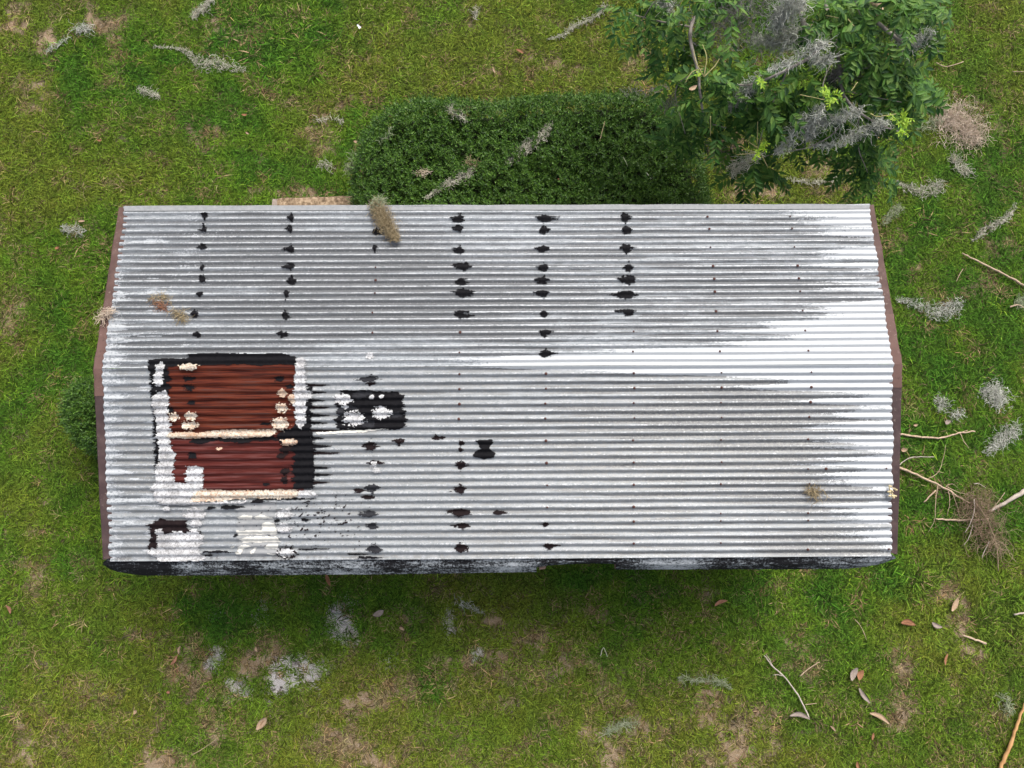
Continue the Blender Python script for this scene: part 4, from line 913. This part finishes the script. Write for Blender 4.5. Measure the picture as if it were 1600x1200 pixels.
for (p, a, b) in [([(1098,108,3.5),(1082,112,3.52),(1070,130,3.5)], .006, .003), ([(1100,120,3.5),(1088,98,3.55),(1084,80,3.55)], .006, .003), ([(1100,118,3.5),(1104,90,3.55),(1098,70,3.5)], .006, .003), ([(1100,120,3.5),(1116,104,3.5),(1124,92,3.5)], .006, .003),
   ([(1188,238,3.0),(1150,242,2.9)], .006, .003), ([(1188,238,3.0),(1200,262,2.85)], .005, .003), ([(1110,182,3.2),(1110,212,3.0)], .005, .003), ([(1186,232,3.0),(1170,222,3.0)], .005, .003), ([(1183,225,3.0),(1184,190,3.1)], .004, .003), ([(1360,178,3.4),(1372,182,3.4),(1400,178,3.35)], .006, .003), ([(1330,142,3.45),(1340,128,3.45)], .006, .003), ([(1310,28,3.7),(1290,24,3.7)], .006, .003), ([(1325,30,3.7),(1340,48,3.7)], .005, .003), ([(1250,148,3.4),(1288,156,3.4)], .005, .003)]:
    limb('twig', [tz(q[0], q[1], q[2] + .12) for q in p], a, b, 'twig', 5)
# sawn limb with pale wood
limb('sawn_limb', [fork0, tz(1352,-60,3.3), tz(1364,-6,3.6), tz(1373,22,3.62)], .06, .045, 'cut', 9, lab='pale torn limb stub at the top edge')
def leaf_mesh(seed, n_pairs=5, L=.30, ll=(.075, .115), mtl='tree_leaf'):
    r = np.random.default_rng(seed); mb = MB()
    t = np.linspace(0, 1, 7); droop = r.uniform(.15, .5); rx = np.stack([t * L, r.uniform(-.05, .05) * t * t, -droop * L * t * t], -1)
    mb.tube(rx, np.linspace(.0035, .0018, 7), 3)
    def leaflet(base, ang, el, l):
        d = np.array([math.cos(ang) * math.cos(el), math.sin(ang) * math.cos(el), math.sin(el)]); s = np.array([-math.sin(ang), math.cos(ang), 0]); up = np.cross(d, s)
        wd = l * r.uniform(.15, .20); cup = l * .05; dr = l * r.uniform(.02, .14)
        pts = [base, base + d*l*.3 - s*wd*.9 + up*cup, base + d*l*.32, base + d*l*.3 + s*wd*.9 + up*cup, base + d*l*.62 - s*wd*.85 + up*cup - np.array([0,0,dr*.5]), base + d*l*.63 - np.array([0,0,dr*.5]), base + d*l*.62 + s*wd*.85 + up*cup - np.array([0,0,dr*.5]), base + d*l - np.array([0,0,dr])]
        mb.add(pts, [(0,2,1),(0,3,2),(1,2,5,4),(2,3,6,5),(4,5,7),(5,6,7)])
    for i in range(n_pairs):
        tt = .28 + .62 * i / (n_pairs - 1); b = np.array([np.interp(tt, t, rx[:, k_]) for k_ in range(3)]); l = r.uniform(*ll) * (.75 + .5 * math.sin(math.pi * (.25 + .6 * i / n_pairs)))
        for sg in (-1, 1): leaflet(b, sg * r.uniform(.75, 1.15), r.uniform(-.45, .1), l)
    leaflet(rx[-1], r.uniform(-.2, .2), r.uniform(-.5, -.1), ll[1] * .95)
    return mb.mesh('leaf', M[mtl])
LM = [leaf_mesh(s, 4 + s % 3, .26 + .02 * (s % 4)) for s in range(8)]
CL = [(985,4,3.3,12,7),(1010,40,3.2,16,9),(1035,70,3.1,14,8),(1060,25,3.5,20,10),(1080,60,3.4,18,8),(1020,8,3.4,14,8),(1110,8,3.7,20,9),(1140,20,3.7,10,4),(1060,110,3.2,16,7),(1040,110,3.0,10,4),(1100,120,3.5,14,7),(1080,150,3.2,18,10),(1065,190,2.9,16,10),(1060,215,2.6,12,8),(1085,215,2.7,14,9),(1130,145,3.4,20,11),(1170,118,3.5,18,9),(1160,150,3.3,18,10),(1180,180,3.1,16,10),(1150,175,3.1,14,8),(1200,160,3.3,16,10),(1215,185,3.1,18,11),(1150,215,2.8,10,7),(1180,250,2.8,16,10),(1200,265,2.6,12,7),(1165,265,2.5,12,7),(1120,195,3.0,12,7),(1240,160,3.3,16,9),(1260,190,3.0,16,8),(1205,130,3.4,14,7),
 (1280,20,3.8,10,6),(1300,20,3.8,16,9),(1320,40,3.8,20,11),(1345,25,3.8,14,8),(1330,80,3.6,20,10),(1350,60,3.7,16,8),(1400,20,3.9,18,9),(1430,12,3.8,18,9),(1455,20,3.7,16,8),(1420,45,3.7,18,10),(1450,50,3.6,12,7),(1380,60,3.7,14,7),(1350,105,3.5,20,11),(1385,95,3.4,20,11),(1415,110,3.3,18,10),(1340,140,3.4,14,8),(1375,140,3.4,18,10),(1410,140,3.3,20,11),(1440,155,3.1,12,8),(1400,165,3.2,16,9),(1430,135,3.2,12,7),(1300,175,3.2,12,7),(1350,195,3.1,14,7),(1330,225,2.9,12,6),(1375,215,2.9,12,7),(1345,250,2.6,16,10),(1375,255,2.6,16,10),(1330,258,2.5,10,6),(1365,280,2.4,12,7),(1340,285,2.2,8,5),(1270,215,3.0,8,5),(1240,225,2.9,8,4),(1290,130,3.5,14,7),(1310,150,3.4,10,6),(1395,195,3.1,10,6),(1100,85,3.5,12,5),(1265,120,3.5,10,5)]
inst = []
for ci, (cu, cv, cz, rad_, cnt) in enumerate(CL):
    for i in range(int(cnt * 1.25)):
        th = 6.283 * (i / cnt) + RNG.uniform(-.4, .4); p = at(cu + RNG.normal(0, rad_ * .55), cv + RNG.normal(0, rad_ * .55), max(.5, cz - DZ) + RNG.uniform(-.35, .12))
        inst.append((p[2] + RNG.uniform(0, .2), p, th, RNG.uniform(-.15, .6), RNG.uniform(-.6, .6), RNG.uniform(.62, 1.0), int(RNG.integers(0, 8))))
inst.sort(key=lambda q: -q[0])
from mathutils import Euler, Matrix
massV = []; massF = []; nb = 0
for j, (_, p, th, pit, roll, sc_, mi) in enumerate(inst):
    eul = Euler((roll, pit, th), 'XYZ')
    if j < 290:
        o = obj('leaf', LM[mi], tree); o.location = Vector(p - to); o.rotation_euler = eul; o.scale = (sc_,) * 3
    else:
        me = LM[mi]; co = np.empty(len(me.vertices) * 3, np.float32); me.vertices.foreach_get('co', co); R = np.array(eul.to_matrix()) * sc_
        massV.append(co.reshape(-1, 3) @ R.T + (p - to)); massF += [[v_ + nb for v_ in pl.vertices] for pl in me.polygons]; nb += len(me.vertices)
lmass = obj('leaf_mass', new_mesh('leaf_mass', np.concatenate(massV), massF, M['tree_leaf']), tree); lmass['kind'] = 'stuff'
NM = [leaf_mesh(90 + s, 4, .065, (.024, .04), 'new_leaf') for s in range(3)]
for (cu, cv, cz, n_, r_) in [(1409,188,3.35,9,6),(1413,202,3.35,5,5),(1297,152,3.6,7,5),(1186,233,3.1,5,3),(1187,121,3.55,3,4),(1099,113,3.6,1,2)]:
    for i in range(n_):
        p = at(cu + RNG.normal(0, r_ * .5), cv + RNG.normal(0, r_ * .5), cz - DZ + RNG.uniform(.02, .1)); o = obj('leaf', NM[i % 3], tree); o.location = Vector(p - to); o.rotation_euler = (RNG.uniform(-.4,.4), RNG.uniform(-.9,.2), RNG.uniform(0, 6.28)); o['label'] = 'yellow green young leaf'
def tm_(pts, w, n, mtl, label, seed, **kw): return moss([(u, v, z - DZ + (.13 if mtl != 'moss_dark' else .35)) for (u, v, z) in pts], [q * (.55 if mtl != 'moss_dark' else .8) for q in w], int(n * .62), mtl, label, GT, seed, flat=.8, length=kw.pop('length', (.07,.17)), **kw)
tm_([(1290,66,3.75),(1262,80,3.7),(1230,100,3.6),(1200,108,3.55)], [.05,.06,.05,.02], 800, 'moss_grey', 'grey moss sleeve along the slanting bough in the middle of the tree', 81)
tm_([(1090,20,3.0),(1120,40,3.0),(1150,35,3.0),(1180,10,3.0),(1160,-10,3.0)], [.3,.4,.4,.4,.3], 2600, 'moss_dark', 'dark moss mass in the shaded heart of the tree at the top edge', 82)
tm_([(1262,50,3.2),(1235,62,3.2),(1205,68,3.1),(1175,62,3.0)], [.22,.24,.2,.14], 2100, 'moss_grey', 'broad grey moss curtain below the dark heart of the tree', 83)
tm_([(1250,-10,3.6),(1230,15,3.4),(1210,40,3.3)], [.22,.26,.18], 2400, 'moss_grey', 'steep grey moss fall at the top edge of the tree', 84)
tm_([(1182,122,3.3),(1170,140,3.2),(1152,158,3.05),(1142,170,3.0)], [.08,.12,.11,.05], 900, 'moss_grey', 'grey moss tassel hanging among the left leaves of the tree', 85)
tm_([(1285,166,3.3),(1272,182,3.2),(1264,205,3.0),(1262,220,2.9)], [.05,.10,.12,.05], 700, 'moss_grey', 'grey moss fall below the young sprig of the tree', 86)
tm_([(1345,172,3.3),(1320,182,3.2),(1290,190,3.1),(1268,200,3.0)], [.06,.11,.11,.08], 900, 'moss_grey', 'thick grey moss roll on the bough right of the young sprig', 87)
tm_([(1258,178,3.2),(1250,196,3.1),(1240,212,3.0),(1222,232,2.9),(1212,238,2.9)], [.04,.10,.12,.08,.04], 800, 'moss_grey', 'grey moss fall over the lowest forks of the tree', 88)
tm_([(1386,190,3.2),(1360,200,3.1),(1330,214,3.0),(1300,226,2.95),(1265,228,2.9)], [.08,.11,.10,.07,.04], 1100, 'moss_grey', 'long grey moss garland on the lowest right bough', 89)
tm_([(1186,242,2.9),(1165,252,2.75),(1150,262,2.6),(1145,278,2.3)], [.06,.11,.10,.03], 620, 'moss_pale', 'pale moss beard at the lowest tip of the tree over the hedge end', 90)
tm_([(1400,56,3.5),(1420,68,3.45),(1440,62,3.5),(1456,50,3.6)], [.08,.12,.10,.05], 760, 'moss_grey', 'grey moss swag at the outer right branch of the tree', 91)
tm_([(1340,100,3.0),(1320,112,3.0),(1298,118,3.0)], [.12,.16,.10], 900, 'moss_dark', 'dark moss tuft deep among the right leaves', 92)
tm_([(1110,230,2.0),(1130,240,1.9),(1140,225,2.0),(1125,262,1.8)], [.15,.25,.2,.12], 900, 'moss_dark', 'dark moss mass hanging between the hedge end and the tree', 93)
tm_([(1300,88,3.6),(1285,96,3.5),(1270,92,3.5)], [.05,.08,.05], 380, 'moss_grey', 'small grey moss wisp right of the slanting bough', 94)
tm_([(1036,-2,3.2),(1046,10,3.2)], [.1,.1], 420, 'moss_grey', 'short grey moss tuft at the top edge on the left side of the tree', 95)
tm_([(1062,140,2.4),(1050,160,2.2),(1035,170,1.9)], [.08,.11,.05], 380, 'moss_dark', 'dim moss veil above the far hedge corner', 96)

# ================================================================== STICKS, BARK, LEAVES ON THE LAWN
zs = .06
GS = 'fallen sticks on the lawn'
thin('stick', [(1503,396),(1525,407),(1560,424),(1604,448)], .010, .015, zs, 'stick', 'straight tan stick at the right edge above the grey moss crescent', 'stick', GS)
thin('stick', [(1404,678),(1440,683),(1470,684),(1498,677),(1523,674)], .013, .009, zs, 'stick', 'curved pale stick poking out from under the right rake near the ridge end', 'stick', GS, [([(1500,677,0),(1506,690,0),(1514,700,0)], .005, .003), ([(1498,677,0),(1512,672,0)], .006, .004)])
thin('stick', [(1403,728),(1420,716),(1440,714),(1460,714)], .006, .004, zs, 'stick_grey', 'thin bent grey stick beside the dead branch', 'stick', GS)
thin('dead_branch', [(1402,730),(1440,745),(1475,762),(1500,778),(1516,786)], .017, .007, zs + .01, 'stick', 'bare dead branch with hanging twigs running from the right rake to the brush heap', 'branch', None,
     [([(1466,756,0),(1462,785,0),(1460,812,0),(1450,832,-.02)], .005, .002), ([(1482,764,0),(1484,785,0),(1480,806,0)], .005, .002), ([(1486,766,0),(1494,786,0),(1500,808,0)], .004, .002), ([(1450,748,0),(1466,738,.01),(1474,715,.02),(1478,695,.02)], .005, .002), ([(1478,760,0),(1500,770,0),(1514,772,0)], .005, .003), ([(1478,759,0),(1488,756,0),(1496,762,0)], .004, .002)])
thin('stick', [(1443,785),(1452,776),(1462,766)], .007, .009, zs, 'stick', 'short pale stick lying under the dead branch', 'stick', GS)
thin('stick', [(1462,811),(1480,812),(1500,813),(1545,811)], .010, .011, zs, 'stick', 'level tan stick leading into the brush heap', 'stick', GS)
thin('stick', [(1545,800),(1570,786),(1600,768),(1615,762)], .016, .034, zs, 'stick_grey', 'thick pale split limb at the right edge beside the brush heap', 'limb', GS)
thin('stick', [(1546,801),(1558,786),(1570,770)], .004, .004, zs + .02, 'stick', 'thin straw stick above the brush heap', 'stick', GS)
thin('stick', [(1522,756),(1530,756),(1540,762)], .006, .003, zs, 'stick_grey', 'small arched twig above the brush heap', 'stick', GS)
brush = moss([(1520,775,.1),(1528,795,.12),(1535,815,.13),(1550,835,.12),(1560,860,.1)], [.16,.24,.24,.22,.16], 900, 'brush', 'brown heap of fine dead twigs right of the shed', None, 120, 'brush_heap', 'brush', zmin=.03, flat=.3, length=(.14,.36), along=.25, rad=.0022)
thin('stick', [(1522,780),(1522,800),(1515,820),(1508,832)], .006, .003, .16, 'stick_grey', 'crooked twig on the left side of the brush heap', 'stick', GS)
thin('stick', [(1524,785),(1540,808),(1552,835),(1558,860),(1560,892)], .007, .005, .16, 'brush', 'dark twig through the length of the brush heap, ending below it', 'stick', GS)
thin('stick', [(1520,820),(1514,840),(1506,852)], .005, .003, .12, 'stick_grey', 'forked twig below the brush heap on its left', 'stick', GS)
thin('stick', [(1546,846),(1538,862),(1534,872)], .005, .003, .14, 'stick_grey', 'short twig low on the brush heap', 'stick', GS)
thin('stick', [(1194,1024),(1208,1042),(1228,1060),(1246,1085),(1258,1108),(1264,1122)], .007, .010, zs, 'stick_grey', 'long forked grey stick lying on the lower lawn', 'stick', GS, [([(1208,1042,0),(1203,1032,0),(1197,1022,0)], .006, .003), ([(1222,1056,0),(1214,1054,0),(1207,1055,0)], .005, .003)])
thin('straw', [(1250,1056),(1265,1044),(1281,1034)], .007, .005, zs, 'stick', 'straight tan straw beside the long forked stick', 'straw')
thin('straw', [(1258,1101),(1276,1099)], .004, .003, zs, 'stick', 'thin green straw crossing the foot of the forked stick', 'straw')
thin('stick', [(1602,1098),(1592,1122),(1584,1150),(1572,1180),(1562,1204)], .014, .024, zs, 'stick_orange', 'long orange brown stick at the bottom right corner', 'stick', GS)
thin('stick', [(1504,992),(1520,998),(1541,1006)], .011, .013, zs, 'stick', 'flat pale split of wood on the bare brown patch', 'stick', GS, flat=.4)
thin('straw', [(1336,968),(1346,980),(1354,1000)], .004, .003, zs, 'stick', 'fine pale straw between bark pieces on the lower lawn', 'straw')
thin('straw', [(830,1178),(850,1166),(872,1152)], .005, .003, zs, 'moss_green', 'x', 'straw') if False else None
thin('straw', [(299,1180),(320,1168),(341,1152)], .005, .003, zs, 'moss_straw', 'long thin straw near the bottom edge left of the big tan leaf', 'straw')
thin('straw', [(938,1025),(943,1012),(949,1026)], .004, .003, zs, 'moss_pale', 'thin pale straw in the shade below the near eave', 'straw')
thin('stick', [(1494,440),(1500,428),(1505,420)], .004, .004, zs, 'stick', 'thin upright straw right of the upper roof beneath the tan stick', 'stick', GS)
thin('stick', [(1578,480),(1590,476),(1604,482)], .009, .009, zs, 'stick', 'short reddish stick at the right edge near the grey crescent', 'stick', GS)
thin('stick', [(1584,960),(1604,957)], .011, .011, zs, 'stick_grey', 'short pale stick cut by the right edge of the lawn', 'stick', GS)
thin('stick', [(1463,98),(1478,104),(1505,97)], .006, .006, zs, 'stick', 'pale bent stick on the lawn right of the tree', 'stick', GS)
thin('stick', [(1582,112),(1604,112)], .004, .004, zs, 'stick', 'thin straw stick at the right edge high on the lawn', 'stick', GS)
thin('stick', [(1420,58),(1434,64),(1452,60)], .006, .004, 3.6, 'stick_grey', 'x', 'stick') if False else None
def flake(name, u, v, L, W, ang, mtl, label, cat, group, seed, curl=.25, z=.06, shape='leaf'):
    r = np.random.default_rng(seed); n = 9; V = []; t = np.linspace(0, 1, n); pxm = (CAM_H) / F
    L *= pxm * .85; W *= pxm * .8; c = at(u, v, z); bend = r.uniform(-.15, .15)
    for i, tt in enumerate(t):
        w_ = W / 2 * (math.sin(math.pi * min(1, tt * .93 + .04)) ** .7 if shape == 'leaf' else (.8 + .25 * r.uniform(-1, 1) if 0 < i < n - 1 else .35))
        x = (tt - .5) * L; y = bend * L * math.sin(math.pi * tt)
        zc = curl * W * (2 * tt - 1) ** 2 + .004
        for s in (-1, -.45, 0, .45, 1):
            V.append((x, y + s * w_, zc + curl * w_ * s * s + r.normal(0, W * .012)))
    V = np.array(V); top = grid_faces(n, 5).tolist(); k_ = len(V); V = np.vstack([V, V - np.array([0, 0, .003])])
    Fc = top + [[q + k_ for q in f[::-1]] for f in top]
    for i in range(n - 1):
        for e in (0, 4): Fc.append([i*5+e, (i+1)*5+e, (i+1)*5+e+k_, i*5+e+k_])
    o = obj(name, new_mesh(name, V, Fc, M[mtl], True), None, Vector(c)); o.rotation_euler = (r.uniform(-.15, .15), r.uniform(-.1, .1), math.radians(ang)); tag(o, label, cat, group)
    if name == 'dead_leaf' and L > .15:
        mb = MB(); mb.tube([(-.5*L, 0, .006), (0, bend*L*1.0, .010), (.5*L, 0, .010), (.62*L, -.05*L, .008)], [.003,.003,.002,.002], 4); obj('midrib', mb.mesh('midrib', M['leaf_brown']), o)
    return o
GB = 'bark pieces shed on the lawn'; GD = 'dead leaves on the lawn'
flake('dead_leaf', 410, 1129, 26, 13, 50, 'leaf_tan', 'large tan dead leaf near the bottom edge of the lawn', 'leaf', GD, 1, .35)
flake('dead_leaf', 592, 957, 20, 11, 25, 'leaf_grey', 'pale curled leaf in the shade below the near eave', 'leaf', GD, 2, .3)
flake('bark_piece', 272, 1031, 18, 6, 60, 'leaf_brown', 'narrow brown bark piece below the left end of the shed', 'bark', GB, 3, .3)
flake('bark_piece', 281, 1015, 14, 4, 80, 'leaf_tan', 'thin tan bark piece just above the narrow brown one', 'bark', GB, 4, .3)
flake('bark_piece', 1126, 942, 24, 7, 22, 'leaf_brown', 'red brown bark piece below the near eave on the right', 'bark', GB, 5, .3)
flake('bark_piece', 1333, 1052, 24, 12, 62, 'leaf_grey', 'broad grey bark piece beside an orange leaf', 'bark', GB, 6, .35)
flake('dead_leaf', 1344, 1054, 18, 12, 65, 'leaf_orange', 'orange brown leaf tucked against the broad grey bark', 'leaf', GD, 7, .25)
flake('bark_piece', 1350, 1086, 30, 8, -55, 'leaf_grey', 'tapering grey bark strip below the orange leaf', 'bark', GB, 8, .3)
flake('bark_piece', 1373, 1122, 36, 9, -28, 'leaf_tan', 'long tan bark strip lowest of the row below the orange leaf', 'bark', GB, 9, .3)
flake('bark_piece', 1249, 1120, 34, 9, -8, 'leaf_grey', 'grey bark strip at the foot of the forked stick', 'bark', GB, 10, .3)
flake('bark_piece', 1463, 976, 18, 9, -25, 'leaf_grey', 'pale bark flake at the left of the bare brown patch', 'bark', GB, 11, .3)
flake('bark_piece', 1490, 944, 26, 10, 60, 'leaf_tan', 'pale curled bark strip at the top of the bare brown patch', 'bark', GB, 12, .35)
flake('dead_leaf', 1418, 974, 24, 12, -8, 'leaf_orange', 'rusty dead leaf left of the bare brown patch', 'leaf', GD, 13, .2)
flake('dead_leaf', 812, 81, 16, 7, -30, 'leaf_orange', 'orange dead leaf on the lawn above the hedge', 'leaf', GD, 14, .3)
flake('dead_leaf', 128, 346, 12, 5, 5, 'leaf_tan', 'small tan leaf left of the far left roof corner', 'leaf', GD, 15, .3)
flake('dead_leaf', 382, 180, 10, 5, 0, 'leaf_orange', 'small orange leaf on green grass below the long moss strand', 'leaf', GD, 16, .3)
flake('dead_leaf', 90, 388, 8, 6, 30, 'leaf_orange', 'tiny orange leaf below the faint grey tuft', 'leaf', GD, 17, .3)
flake('dead_leaf', 513, 906, 22, 7, -68, 'leaf_orange', 'orange strip of leaf at the foot of the near eave', 'leaf', GD, 18, .3, .12)
flake('bark_piece', 772, 110, 14, 4, -70, 'leaf_tan', 'thin tan bark piece on brown grass above the hedge', 'bark', GB, 19, .3)
flake('bark_piece', 1363, 1150, 12, 5, 80, 'leaf_orange', 'small orange bark flake below the long tan strip', 'bark', GB, 20, .3)
flake('bark_piece', 1301, 1138, 12, 4, -45, 'leaf_tan', 'small tan bark sliver right of the grey strip', 'bark', GB, 21, .3)
flake('bark_piece', 1340, 1196, 14, 6, -80, 'leaf_orange', 'orange bark flake cut by the bottom edge', 'bark', GB, 22, .3)
flake('dead_leaf', 212, 1112, 8, 6, 70, 'leaf_tan', 'tiny pale leaf on the lower left lawn', 'leaf', GD, 23, .3)
flake('dead_leaf', 264, 1081, 7, 6, 10, 'leaf_brown', 'tiny dark red leaf on the lower left lawn', 'leaf', GD, 24, .3)
flake('dead_leaf', 401, 1014, 9, 5, -70, 'leaf_tan', 'small tan leaf left of the sandy patch', 'leaf', GD, 25, .3)
flake('dead_leaf', 628, 982, 10, 5, -30, 'leaf_tan', 'small tan leaf right of the pale curled leaf', 'leaf', GD, 26, .3)
flake('bark_piece', 1478, 1030, 20, 5, 70, 'leaf_orange', 'thin orange bark sliver left of the bare patch bottom', 'bark', GB, 27, .3)
flake('dead_leaf', 14, 952, 16, 7, -60, 'leaf_brown', 'brown dead leaf near the left edge of the lawn', 'leaf', GD, 28, .2)
flake('dead_leaf', 156, 219, 8, 5, 10, 'leaf_orange', 'tiny orange leaf in the green grass high on the left', 'leaf', GD, 29, .3)
flake('dead_leaf', 387, 208, 8, 4, -30, 'leaf_tan', 'tiny tan leaf just below the small orange one', 'leaf', GD, 30, .3)
flake('dead_leaf', 571, 214, 8, 5, 80, 'leaf_tan', 'tiny pale leaf on the left rim of the hedge', 'leaf', GD, 31, .3, .6)
flake('dead_leaf', 556, 221, 7, 6, 10, 'leaf_tan', 'tiny pinkish leaf at the left foot of the hedge', 'leaf', GD, 32, .3, .3)
flake('dead_leaf', 877, 281, 13, 5, -10, 'leaf_orange', 'orange leaf sliver lying on the hedge', 'leaf', GD, 33, .3, .96)
flake('dead_leaf', 965, 272, 7, 6, 60, 'leaf_tan', 'pale leaf flake on the right part of the hedge', 'leaf', GD, 34, .3, .97)
flake('dead_leaf', 1082, 138, 12, 6, 30, 'leaf_tan', 'dry tan leaf caught on the left twigs of the tree', 'leaf', GD, 35, .3, 2.95)
flake('bark_piece', 1430, 700 - 36, 8, 5, 10, 'leaf_tan', 'small tan flake above the curved pale stick', 'bark', GB, 36, .3)
flake('bark_piece', 1480, 660, 12, 9, 30, 'leaf_grey', 'pale broken flake above the tip of the curved stick', 'bark', GB, 37, .3)
flake('dead_leaf', 1412, 703, 11, 9, 20, 'leaf_tan', 'tan leaf beside the right rake below the curved stick', 'leaf', GD, 38, .3)
# scrap of paper
pr = flake('paper_scrap', 561, 43, 10, 6, -55, 'paper', 'scrap of white paper on the lawn near the top edge', 'paper', None, 50, .5, .08, 'bark')
